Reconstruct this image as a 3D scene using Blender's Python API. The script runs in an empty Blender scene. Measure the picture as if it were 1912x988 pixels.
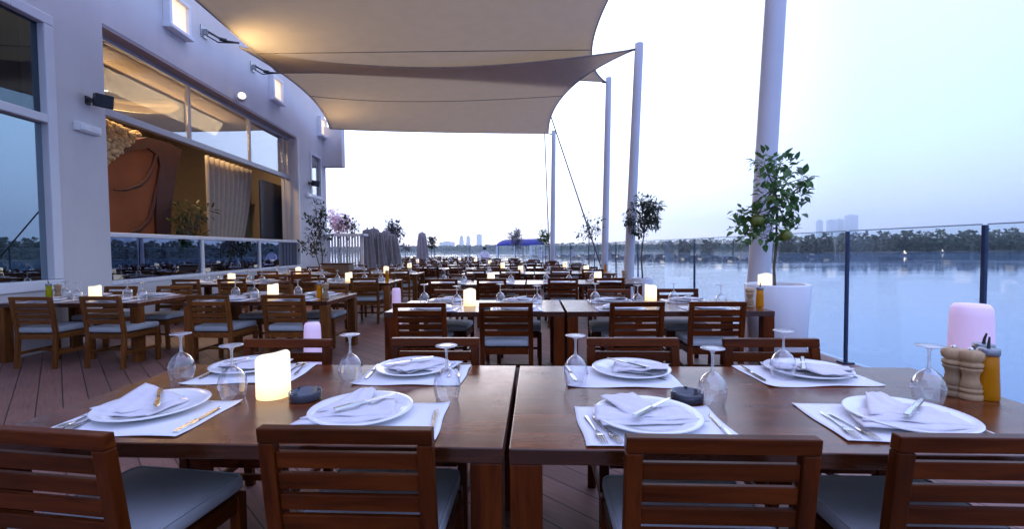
import bpy, bmesh, math, random
from mathutils import Vector, Matrix
random.seed(7)
rnd = random.random
def ru(a, b): return a + (b - a) * rnd()
C = bpy.context.scene.collection
SC = bpy.context.scene
PI = math.pi

# ------------------------------------------------------------------ camera
EYE = 1.33; FPX = 850.0; PITCH = 0.0353; ROLL = 0.009
cam_d = bpy.data.cameras.new('camera'); cam = bpy.data.objects.new('camera', cam_d); C.objects.link(cam)
cam_d.sensor_width = 36; cam_d.lens = 36 * FPX / 1912; cam_d.clip_start = 0.05; cam_d.clip_end = 20000
_F = Vector((0, math.cos(PITCH), -math.sin(PITCH)))
_R0 = Vector((1, 0, 0)); _U0 = _R0.cross(_F)
_R = _R0 * math.cos(ROLL) - _U0 * math.sin(ROLL)
_U = _U0 * math.cos(ROLL) + _R0 * math.sin(ROLL)
M = Matrix((( _R.x, _U.x, -_F.x, 0), (_R.y, _U.y, -_F.y, 0), (_R.z, _U.z, -_F.z, EYE), (0, 0, 0, 1)))
cam.matrix_world = M
SC.camera = cam
CAMP = Vector((0, 0, EYE))
def ray(px, py): return (_F * FPX + _R * (px - 956) + _U * (494 - py)).normalized()
def at_h(px, py, h):
    d = ray(px, py); t = (h - EYE) / d.z; return CAMP + d * t
def at_d(px, py, dist):
    d = ray(px, py); return CAMP + d * (dist / d.y)
def at_x(px, py, x):
    d = ray(px, py); return CAMP + d * (x / d.x)

# ------------------------------------------------------------------ sky, sun, exposure
SUN_AZ = math.radians(-6)          # just left of straight ahead
SUN_EL = math.radians(3)
w = bpy.data.worlds.new('World'); SC.world = w; w.use_nodes = True
nt = w.node_tree; N = nt.nodes; L = nt.links
for n in list(N): N.remove(n)
out = N.new('ShaderNodeOutputWorld')
sky = N.new('ShaderNodeTexSky'); sky.sky_type = 'NISHITA'; sky.sun_disc = False
sky.sun_elevation = SUN_EL; sky.sun_rotation = SUN_AZ; sky.air_density = 1.0; sky.dust_density = 0.6; sky.ozone_density = 3.0
bg1 = N.new('ShaderNodeBackground'); bg1.inputs[1].default_value = 0.05
tint = N.new('ShaderNodeMix'); tint.data_type = 'RGBA'; tint.blend_type = 'MULTIPLY'; tint.inputs[0].default_value = 1
tint.inputs[7].default_value = (0.55, 0.62, 1.0, 1)
L.new(sky.outputs[0], tint.inputs[6]); L.new(tint.outputs[2], bg1.inputs[0])
tc = N.new('ShaderNodeTexCoord'); sep = N.new('ShaderNodeSeparateXYZ'); L.new(tc.outputs['Generated'], sep.inputs[0])
ramp = N.new('ShaderNodeValToRGB'); L.new(sep.outputs[2], ramp.inputs[0])
cr = ramp.color_ramp; cr.interpolation = 'EASE'
cr.elements[0].position = 0.0; cr.elements[0].color = (0.50, 0.59, 0.99, 1)
cr.elements[1].position = 1.0; cr.elements[1].color = (0.80, 0.92, 1.66, 1)
for p, c in ((0.06, (0.49, 0.61, 1.0)), (0.20, (0.50, 0.71, 1.12)), (0.40, (0.54, 0.76, 1.22)), (0.62, (0.80, 0.92, 1.66)), (0.85, (0.80, 0.92, 1.66))):
    e = cr.elements.new(p); e.color = (*c, 1)
# wide white afterglow round the sunset direction
dot = N.new('ShaderNodeVectorMath'); dot.operation = 'DOT_PRODUCT'
gd = Vector((math.sin(SUN_AZ), math.cos(SUN_AZ), 0.22)).normalized(); dot.inputs[1].default_value = gd
L.new(tc.outputs['Generated'], dot.inputs[0])
glow = N.new('ShaderNodeValToRGB'); L.new(dot.outputs['Value'], glow.inputs[0])
g = glow.color_ramp; g.interpolation = 'EASE'
g.elements[0].position = 0.35; g.elements[0].color = (0, 0, 0, 1)
g.elements[1].position = 1.0; g.elements[1].color = (1.0, 0.92, 0.82, 1)
for p, c in ((0.72, (0.15, 0.145, 0.12)), (0.88, (0.50, 0.45, 0.36))):
    e = g.elements.new(p); e.color = (*c, 1)
add = N.new('ShaderNodeMix'); add.data_type = 'RGBA'; add.blend_type = 'ADD'; add.inputs[0].default_value = 1; add.clamp_result = False
L.new(ramp.outputs[0], add.inputs[6]); L.new(glow.outputs[0], add.inputs[7])
bg2 = N.new('ShaderNodeBackground'); L.new(add.outputs[2], bg2.inputs[0]); bg2.inputs[1].default_value = 1.22
ads = N.new('ShaderNodeAddShader'); L.new(bg1.outputs[0], ads.inputs[0]); L.new(bg2.outputs[0], ads.inputs[1]); L.new(ads.outputs[0], out.inputs[0])
sun_d = bpy.data.lights.new('sun', 'SUN'); sun_d.energy = 0.35; sun_d.angle = math.radians(20); sun_d.color = (1.0, 0.88, 0.85)
sun = bpy.data.objects.new('sun', sun_d); C.objects.link(sun)
sv = Vector((math.sin(SUN_AZ) * math.cos(SUN_EL * 3), math.cos(SUN_AZ) * math.cos(SUN_EL * 3), math.sin(SUN_EL * 3)))
sun.rotation_euler = sv.to_track_quat('Z', 'Y').to_euler()
vs = SC.view_settings; vs.view_transform = 'Standard'; vs.look = 'None'; vs.exposure = 0.12; vs.gamma = 1.0; vs.use_curve_mapping = False
cy = SC.cycles; cy.use_denoising = True; cy.max_bounces = 8; cy.transparent_max_bounces = 24; cy.volume_bounces = 0
cy.caustics_reflective = False; cy.caustics_refractive = False; cy.sample_clamp_indirect = 6
cy.use_adaptive_sampling = True; cy.adaptive_threshold = 0.02

# ------------------------------------------------------------------ materials
class Mat:
    def __init__(s, name):
        s.m = bpy.data.materials.new(name); s.m.use_nodes = True
        s.t = s.m.node_tree; s.n = s.t.nodes; s.l = s.t.links
        s.b = s.n['Principled BSDF']; s.o = s.n['Material Output']
    def set(s, **k):
        for a, v in k.items():
            i = s.b.inputs[a.replace('_', ' ')]
            i.default_value = (*v, 1) if isinstance(v, tuple) and len(v) == 3 else v
        return s
    def coords(s, kind='Object', scale=(1, 1, 1), rot=(0, 0, 0)):
        t = s.n.new('ShaderNodeTexCoord'); m = s.n.new('ShaderNodeMapping')
        m.inputs['Scale'].default_value = scale; m.inputs['Rotation'].default_value = rot
        s.l.new(t.outputs[kind], m.inputs[0]); return m.outputs[0]
    def noise(s, vec, scale, detail=4, rough=0.55, dist=0):
        n = s.n.new('ShaderNodeTexNoise'); n.inputs['Scale'].default_value = scale; n.inputs['Detail'].default_value = detail
        n.inputs['Roughness'].default_value = rough; n.inputs['Distortion'].default_value = dist
        if vec: s.l.new(vec, n.inputs['Vector'])
        return n.outputs['Fac']
    def ramp(s, fac, stops):
        r = s.n.new('ShaderNodeValToRGB'); s.l.new(fac, r.inputs[0]); e = r.color_ramp.elements
        e[0].position, e[0].color = stops[0][0], (*stops[0][1], 1); e[1].position, e[1].color = stops[-1][0], (*stops[-1][1], 1)
        for p, c in stops[1:-1]:
            x = e.new(p); x.color = (*c, 1)
        return r.outputs[0]
    def math(s, op, a, b=None):
        n = s.n.new('ShaderNodeMath'); n.operation = op
        for i, v in enumerate((a, b)):
            if v is None: continue
            if isinstance(v, (int, float)): n.inputs[i].default_value = v
            else: s.l.new(v, n.inputs[i])
        return n.outputs[0]
    def mix(s, fac, a, b, mode='MIX'):
        n = s.n.new('ShaderNodeMix'); n.data_type = 'RGBA'; n.blend_type = mode
        for i, v in ((0, fac), (6, a), (7, b)):
            if isinstance(v, (int, float)): n.inputs[i].default_value = v
            elif isinstance(v, tuple): n.inputs[i].default_value = (*v, 1)
            else: s.l.new(v, n.inputs[i])
        return n.outputs[2]
    def bump(s, h, strength=0.3, dist=0.01):
        b = s.n.new('ShaderNodeBump'); b.inputs['Strength'].default_value = strength; b.inputs['Distance'].default_value = dist
        s.l.new(h, b.inputs['Height']); s.l.new(b.outputs[0], s.b.inputs['Normal']); return s
    def col(s, o): s.l.new(o, s.b.inputs['Base Color']); return s
    def rough(s, o): s.l.new(o, s.b.inputs['Roughness']); return s

def simple(name, c, rough=0.5, var=0.12, scale=6, bump=0.0, **k):
    m = Mat(name); m.set(Roughness=rough, **k)
    v = m.coords(); f = m.noise(v, scale, 5)
    lo = tuple(max(0, x * (1 - var)) for x in c); hi = tuple(min(1, x * (1 + var)) for x in c)
    m.col(m.ramp(f, [(0.3, lo), (0.7, hi)]))
    if bump: m.bump(m.noise(v, scale * 12, 3), bump, 0.004)
    return m.m
def emit(name, c, strength, base=(0.8, 0.8, 0.8), rough=0.5):
    m = Mat(name); m.set(Base_Color=base, Roughness=rough)
    m.b.inputs['Emission Color'].default_value = (*c, 1); m.b.inputs['Emission Strength'].default_value = strength
    return m.m
def wood(name, axis, dark, light, rough=0.32):
    m = Mat(name); sc = [14, 14, 14]; sc['xyz'.index(axis)] = 1.3
    oi = m.n.new('ShaderNodeObjectInfo')
    off = m.n.new('ShaderNodeVectorMath'); off.operation = 'ADD'
    v0 = m.coords(scale=tuple(sc)); m.l.new(v0, off.inputs[0])
    cmb = m.n.new('ShaderNodeCombineXYZ')
    for i in range(3): m.l.new(m.math('MULTIPLY', oi.outputs['Random'], 37.0 + 11 * i), cmb.inputs[i])
    m.l.new(cmb.outputs[0], off.inputs[1]); v = off.outputs[0]
    f = m.noise(v, 1.6, 6, 0.62, 0.6)
    c = m.ramp(f, [(0.28, dark), (0.5, tuple((a + b) / 2 for a, b in zip(dark, light))), (0.74, light)])
    tone = m.ramp(oi.outputs['Random'], [(0, (0.72, 0.72, 0.72)), (1, (1.25, 1.2, 1.15))])
    wear = m.ramp(m.noise(v, 5.5, 8, 0.7), [(0.60, (1, 1, 1)), (0.72, (1.55, 1.5, 1.45))])
    m.col(m.mix(1, m.mix(1, c, tone, 'MULTIPLY'), wear, 'MULTIPLY'))
    m.rough(m.math('ADD', m.math('MULTIPLY', f, 0.2), rough - 0.1)); m.bump(f, 0.12, 0.003)
    m.set(Specular_IOR_Level=0.13)
    return m.m
def thin_glass(name, base=0.04, power=1.0, tint=(1, 1, 1), rough=0.0, ior=1.5, gloss=(1, 1, 1)):
    m = Mat(name); m.n.remove(m.b)
    fr = m.n.new('ShaderNodeFresnel'); fr.inputs[0].default_value = ior
    geo = m.n.new('ShaderNodeNewGeometry')
    # facing-independent Schlick so back faces behave like front faces
    lw = m.n.new('ShaderNodeLayerWeight'); lw.inputs[0].default_value = 0.5
    p = m.math('POWER', lw.outputs['Facing'], 4.0 / power)
    fac = m.math('ADD', m.math('MULTIPLY', p, 1 - base), base)
    tr = m.n.new('ShaderNodeBsdfTransparent'); tr.inputs[0].default_value = (*tint, 1)
    gl = m.n.new('ShaderNodeBsdfGlossy'); gl.inputs['Roughness'].default_value = rough; gl.inputs[0].default_value = (*gloss, 1)
    mx = m.n.new('ShaderNodeMixShader'); m.l.new(fac, mx.inputs[0]); m.l.new(tr.outputs[0], mx.inputs[1]); m.l.new(gl.outputs[0], mx.inputs[2])
    m.l.new(mx.outputs[0], m.o.inputs[0]); m.n.remove(fr); m.n.remove(geo)
    return m.m

DK, LT = (0.032, 0.0055, 0.0010), (0.130, 0.027, 0.0038)
W_X = wood('teak_along_x', 'x', DK, LT); W_Y = wood('teak_along_y', 'y', DK, LT); W_Z = wood('teak_along_z', 'z', DK, LT)
def table_wood():
    m = Mat('tabletop_boards')
    t = m.n.new('ShaderNodeTexCoord'); s = m.n.new('ShaderNodeSeparateXYZ'); m.l.new(t.outputs['Object'], s.inputs[0])
    oi = m.n.new('ShaderNodeObjectInfo')
    row = m.math('DIVIDE', s.outputs[1], 0.098); rowi = m.math('FLOOR', row)
    wn = m.n.new('ShaderNodeTexWhiteNoise'); wn.noise_dimensions = '2D'
    cmb = m.n.new('ShaderNodeCombineXYZ'); m.l.new(rowi, cmb.inputs[0])
    xi = m.math('FLOOR', m.math('ADD', m.math('MULTIPLY', s.outputs[0], 1.7), m.math('MULTIPLY', rowi, 0.37)))
    m.l.new(xi, cmb.inputs[1]); m.l.new(cmb.outputs[0], wn.inputs['Vector'])
    v = m.coords(scale=(1.4, 15, 15)); f = m.noise(v, 1.7, 7, 0.62, 0.7)
    ca = m.ramp(f, [(0.25, (0.055, 0.012, 0.003)), (0.5, (0.115, 0.028, 0.007)), (0.78, (0.21, 0.060, 0.017))])
    tone = m.ramp(wn.outputs['Value'], [(0, (0.75, 0.75, 0.78)), (1, (1.25, 1.2, 1.15))])
    fr = m.math('FRACT', row); seam = m.math('LESS_THAN', m.math('ABSOLUTE', m.math('SUBTRACT', fr, 0.5)), 0.485)
    seamc = m.ramp(seam, [(0, (0.45, 0.45, 0.45)), (1, (1, 1, 1))])
    c = m.mix(1, m.mix(1, ca, tone, 'MULTIPLY'), seamc, 'MULTIPLY'); m.col(c)
    sm = m.noise(m.coords(scale=(3, 3, 3)), 2.2, 5, 0.6)
    m.rough(m.math('ADD', m.math('MULTIPLY', sm, 0.22), 0.13))
    hh = m.math('ADD', m.math('MULTIPLY', f, 0.25), seam); m.bump(hh, 0.25, 0.0015)
    m.set(Specular_IOR_Level=0.65)
    return m.m
W_TOP = table_wood()
LIT_DK, LIT_LT = (0.075, 0.022, 0.005), (0.24, 0.085, 0.020)      # same teak with warm window light painted in, for sets by the wall
LIT_X = wood('warm_lit_teak_along_x', 'x', LIT_DK, LIT_LT); LIT_Y = wood('warm_lit_teak_along_y', 'y', LIT_DK, LIT_LT); LIT_Z = wood('warm_lit_teak_along_z', 'z', LIT_DK, LIT_LT)
def fabric():
    m = Mat('seat_fabric'); m.set(Roughness=0.88)
    a = m.noise(m.coords(), 3.0, 5, 0.6); oi = m.n.new('ShaderNodeObjectInfo')
    c = m.mix(1, m.ramp(a, [(0.3, (0.34, 0.36, 0.385)), (0.7, (0.43, 0.45, 0.475))]), m.ramp(oi.outputs['Random'], [(0, (0.88, 0.88, 0.88)), (1, (1.08, 1.08, 1.08))]), 'MULTIPLY'); m.col(c)
    m.bump(m.math('ADD', m.math('MULTIPLY', a, 3.0), m.math('MULTIPLY', m.noise(m.coords(), 260, 2), 0.25)), 0.45, 0.008); return m.m
FAB = fabric()
LINEN = simple('napkin_linen', (0.72, 0.69, 0.72), 0.9, 0.05, 30, 0.2)
PAPER = simple('placemat_paper', (0.82, 0.82, 0.85), 0.8, 0.03, 5, 0.06)
CERAM = simple('white_ceramic', (0.86, 0.86, 0.86), 0.12, 0.02, 4)
STEEL = simple('cutlery_steel', (0.72, 0.70, 0.68), 0.18, 0.05, 30, Metallic=1.0)
WGLASS = thin_glass('wine_glass', 0.12, 2.2, (0.94, 0.94, 0.965), 0.07)
def foot_glass():
    m = Mat('glass_foot'); m.n.remove(m.b)
    lw = m.n.new('ShaderNodeLayerWeight'); lw.inputs[0].default_value = 0.5
    tr = m.n.new('ShaderNodeBsdfTransparent'); gl = m.n.new('ShaderNodeBsdfGlossy'); gl.inputs['Roughness'].default_value = 0.12
    df = m.n.new('ShaderNodeBsdfTranslucent'); df.inputs[0].default_value = (0.95, 0.95, 0.97, 1); d2 = m.n.new('ShaderNodeBsdfDiffuse'); d2.inputs[0].default_value = (0.9, 0.9, 0.92, 1)  # white diffuse mixed into the glass, standing for refracted sky brightness
    a = m.n.new('ShaderNodeMixShader'); a.inputs[0].default_value = 0.5; m.l.new(df.outputs[0], a.inputs[1]); m.l.new(d2.outputs[0], a.inputs[2])
    c = m.n.new('ShaderNodeMixShader'); c.inputs[0].default_value = 0.5; m.l.new(a.outputs[0], c.inputs[1]); m.l.new(gl.outputs[0], c.inputs[2])
    o = m.n.new('ShaderNodeMixShader'); m.l.new(m.math('ADD', m.math('MULTIPLY', m.math('POWER', lw.outputs['Facing'], 1.5), 0.5), 0.42), o.inputs[0]); m.l.new(tr.outputs[0], o.inputs[1]); m.l.new(c.outputs[0], o.inputs[2]); m.l.new(o.outputs[0], m.o.inputs[0])
    return m.m
FOOTGL = foot_glass()
def candle_mat():
    m = Mat('candle_wax'); m.set(Base_Color=(0.60, 0.52, 0.42), Roughness=0.5)
    t = m.n.new('ShaderNodeTexCoord'); q = m.n.new('ShaderNodeSeparateXYZ'); m.l.new(t.outputs['Object'], q.inputs[0])
    c = m.ramp(m.math('DIVIDE', q.outputs[2], 0.18), [(0.0, (1.4, 0.88, 0.38)), (0.35, (1.22, 0.96, 0.60)), (0.8, (0.98, 0.84, 0.62)), (1.0, (0.72, 0.62, 0.46))])
    m.l.new(c, m.b.inputs['Emission Color']); m.b.inputs['Emission Strength'].default_value = 1.0
    return m.m
CANDLE = candle_mat()
PINKL = emit('pink_lamp_shade', (0.72, 0.47, 0.82), 0.32, (0.72, 0.60, 0.74))
MILLW = wood('mill_beech', 'z', (0.30, 0.19, 0.10), (0.50, 0.34, 0.20), 0.4)
BLACKP = simple('black_plastic', (0.02, 0.02, 0.025), 0.4, 0.2)
ASHG = simple('ashtray_smoked_glass', (0.05, 0.06, 0.08), 0.08, 0.2, Specular_IOR_Level=0.8)
def oil_mat(name, c):
    m = Mat(name); m.set(Base_Color=c, Roughness=0.05, Specular_IOR_Level=0.7, Transmission_Weight=0.5, IOR=1.2); return m.m
OIL = oil_mat('olive_oil', (0.85, 0.30, 0.005)); OILG = oil_mat('green_oil', (0.55, 0.55, 0.01))
def wall_mat():
    m = Mat('white_render'); m.set(Roughness=0.85)
    a = m.noise(m.coords(scale=(1, 1, 1)), 0.7, 6, 0.6); st = m.noise(m.coords(scale=(2.5, 2.5, 0.3)), 1.6, 5, 0.6)
    c = m.mix(1, m.ramp(a, [(0.3, (0.62, 0.59, 0.59)), (0.7, (0.71, 0.68, 0.68))]), m.ramp(st, [(0.25, (0.955, 0.95, 0.945)), (0.5, (1, 1, 1))]), 'MULTIPLY'); m.col(c)
    m.bump(m.noise(m.coords(), 60, 4), 0.15, 0.004); return m.m
WALLM = wall_mat()
TRIM = simple('white_trim', (0.74, 0.74, 0.78), 0.45, 0.03, 3)
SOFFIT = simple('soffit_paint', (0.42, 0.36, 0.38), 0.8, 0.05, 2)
PLASTIC = simple('white_plastic', (0.78, 0.78, 0.80), 0.35, 0.03)
SPK = simple('speaker_grille', (0.015, 0.018, 0.03), 0.5, 0.3, 40)
WINREF = thin_glass('coated_window_glass', 0.42, 1.2, (0.16, 0.20, 0.26), 0.0, gloss=(0.70, 0.88, 0.98))
WINUP = thin_glass('upper_window_glass', 0.16, 2.2, (0.80, 0.78, 0.76), 0.0, gloss=(0.85, 0.9, 1.0))
WINLOW = thin_glass('lower_window_glass', 0.30, 1.5, (0.10, 0.12, 0.17), 0.0, gloss=(0.5, 0.62, 0.85))
RAILG = thin_glass('railing_glass', 0.035, 1.0, (0.95, 0.985, 0.985), 0.0)
RAILP = simple('railing_post_paint', (0.03, 0.05, 0.11), 0.3, 0.1, Metallic=0.4)
POSTW = simple('mast_white_paint', (0.62, 0.60, 0.64), 0.5, 0.04, 2)
CABLE = simple('cable_black', (0.015, 0.015, 0.02), 0.4, 0.2)
PLANTW = simple('planter_gloss_white', (0.80, 0.80, 0.84), 0.15, 0.02, 2)
SOIL = simple('potting_soil', (0.05, 0.035, 0.025), 0.95, 0.4, 30, 0.6)
BARK = simple('bark', (0.10, 0.075, 0.055), 0.9, 0.3, 30, 0.5)
def leaf_mat(name, a, b):
    m = Mat(name); m.set(Roughness=0.45)
    g2 = m.n.new('ShaderNodeNewGeometry')
    m.col(m.ramp(g2.outputs['Random Per Island'], [(0, a), (1, b)]))
    tr = m.n.new('ShaderNodeBsdfTranslucent'); mx = m.n.new('ShaderNodeMixShader'); mx.inputs[0].default_value = 0.3
    c = m.ramp(g2.outputs['Random Per Island'], [(0, tuple(min(1, x * 1.7) for x in a)), (1, tuple(min(1, x * 1.7) for x in b))]); m.l.new(c, tr.inputs[0])
    m.l.new(m.b.outputs[0], mx.inputs[1]); m.l.new(tr.outputs[0], mx.inputs[2]); m.l.new(mx.outputs[0], m.o.inputs[0])
    return m.m
LEAF = leaf_mat('citrus_leaf', (0.025, 0.07, 0.02), (0.12, 0.23, 0.055))
OLIVE = leaf_mat('dark_leaf', (0.012, 0.022, 0.012), (0.05, 0.07, 0.035))
GREYL = leaf_mat('grey_leaf', (0.05, 0.05, 0.06), (0.14, 0.13, 0.15))
PINKF = leaf_mat('pink_blossom', (0.80, 0.48, 0.56), (0.95, 0.74, 0.78))
MANG = leaf_mat('mangrove_leaf', (0.008, 0.018, 0.010), (0.026, 0.048, 0.02))
FRUIT = simple('green_citrus', (0.13, 0.15, 0.015), 0.4, 0.3, 20)
CLOTHG = simple('parasol_grey_cloth', (0.27, 0.24, 0.25), 0.9, 0.15, 6, 0.3)
BLUEC = simple('blue_canvas', (0.012, 0.022, 0.20), 0.6, 0.15, 2)
def deck_mat():
    m = Mat('deck_boards')
    t = m.n.new('ShaderNodeTexCoord'); mp = m.n.new('ShaderNodeMapping'); mp.inputs['Rotation'].default_value = (0, 0, PI / 4)
    m.l.new(t.outputs['Object'], mp.inputs[0]); s = m.n.new('ShaderNodeSeparateXYZ'); m.l.new(mp.outputs[0], s.inputs[0])
    row = m.math('DIVIDE', s.outputs[1], 0.165); ri = m.math('FLOOR', row); fr = m.math('FRACT', row)
    gap = m.math('LESS_THAN', m.math('ABSOLUTE', m.math('SUBTRACT', fr, 0.5)), 0.475)
    wn = m.n.new('ShaderNodeTexWhiteNoise'); wn.noise_dimensions = '2D'
    cm = m.n.new('ShaderNodeCombineXYZ'); m.l.new(ri, cm.inputs[0])
    m.l.new(m.math('FLOOR', m.math('ADD', m.math('DIVIDE', s.outputs[0], 2.6), m.math('MULTIPLY', ri, 0.41))), cm.inputs[1]); m.l.new(cm.outputs[0], wn.inputs['Vector'])
    v = m.n.new('ShaderNodeMapping'); v.inputs['Scale'].default_value = (1.5, 22, 1); m.l.new(mp.outputs[0], v.inputs[0])
    f = m.noise(v.outputs[0], 2.5, 5, 0.6)
    base = m.ramp(f, [(0.3, (0.175, 0.083, 0.068)), (0.7, (0.28, 0.152, 0.125))])
    tone = m.ramp(wn.outputs['Value'], [(0, (0.82, 0.82, 0.82)), (1, (1.15, 1.12, 1.1))])
    dirt = m.ramp(m.noise(m.coords(), 0.8, 5), [(0.35, (0.8, 0.8, 0.8)), (0.65, (1.05, 1.05, 1.05))])
    gc = m.ramp(gap, [(0, (0.12, 0.12, 0.12)), (1, (1, 1, 1))])
    m.col(m.mix(1, m.mix(1, m.mix(1, base, tone, 'MULTIPLY'), dirt, 'MULTIPLY'), gc, 'MULTIPLY'))
    m.rough(m.math('ADD', m.math('MULTIPLY', f, 0.25), 0.42)); m.bump(m.math('ADD', gap, m.math('MULTIPLY', f, 0.15)), 0.5, 0.004)
    return m.m
DECK = deck_mat()
def water_mat():
    m = Mat('calm_water'); m.set(Base_Color=(0.085, 0.18, 0.35), Roughness=0.05, IOR=1.33, Specular_IOR_Level=1.0)
    v = m.coords('Object', (0.06, 0.35, 1)); f = m.noise(v, 1.0, 5, 0.6)
    v2 = m.coords('Object', (0.012, 0.05, 1)); f2 = m.noise(v2, 1.0, 4)
    m.rough(m.ramp(m.noise(m.coords('Object', (0.008, 0.03, 1)), 1.0, 4), [(0.4, (0.02, 0.02, 0.02)), (0.65, (0.10, 0.10, 0.10))])); m.bump(m.math('ADD', f, m.math('MULTIPLY', f2, 2)), 0.035, 0.35)
    return m.m
WATER = water_mat()
def sail_mat():
    m = Mat('sail_membrane'); m.n.remove(m.b)
    v = m.coords(scale=(1, 1, 1)); f = m.noise(v, 3, 5)
    c = m.ramp(f, [(0.3, (0.56, 0.52, 0.47)), (0.7, (0.66, 0.61, 0.55))])
    d = m.n.new('ShaderNodeBsdfDiffuse'); t = m.n.new('ShaderNodeBsdfTranslucent'); m.l.new(c, d.inputs[0])
    t.inputs[0].default_value = (0.76, 0.62, 0.43, 1)
    x = m.n.new('ShaderNodeMixShader'); x.inputs[0].default_value = 0.54
    m.l.new(d.outputs[0], x.inputs[1]); m.l.new(t.outputs[0], x.inputs[2]); m.l.new(x.outputs[0], m.o.inputs[0])
    return m.m
SAIL = sail_mat(); SEAM = simple('sail_seam', (0.22, 0.19, 0.17), 0.9)
CREAM = simple('interior_cream', (0.40, 0.31, 0.22), 0.8, 0.05)
RUSTW = simple('rust_plaster', (0.27, 0.068, 0.012), 0.8, 0.25, 1.5)
RUSTD = simple('dark_rust_band', (0.06, 0.010, 0.006), 0.7, 0.2)
PEBB = simple('cream_pebble', (0.55, 0.38, 0.19), 0.6, 0.2, 8)
SHEER = simple('sheer_curtain', (0.42, 0.35, 0.29), 0.9, 0.06, 10)
DARKDOOR = simple('dark_door_panel', (0.012, 0.016, 0.03), 0.25, 0.2)
COVE = emit('cove_light', (1.0, 0.72, 0.28), 10)
DOWNL = emit('downlight', (1.0, 0.88, 0.6), 8)
SCON = emit('sconce_panel', (1.0, 0.72, 0.42), 0.85, (0.7, 0.6, 0.5))
FLOODG = emit('flood_lens', (1.0, 0.86, 0.62), 1.7)
TOWERM = simple('tower_concrete', (0.55, 0.58, 0.62), 0.7, 0.1, 0.02)

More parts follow.
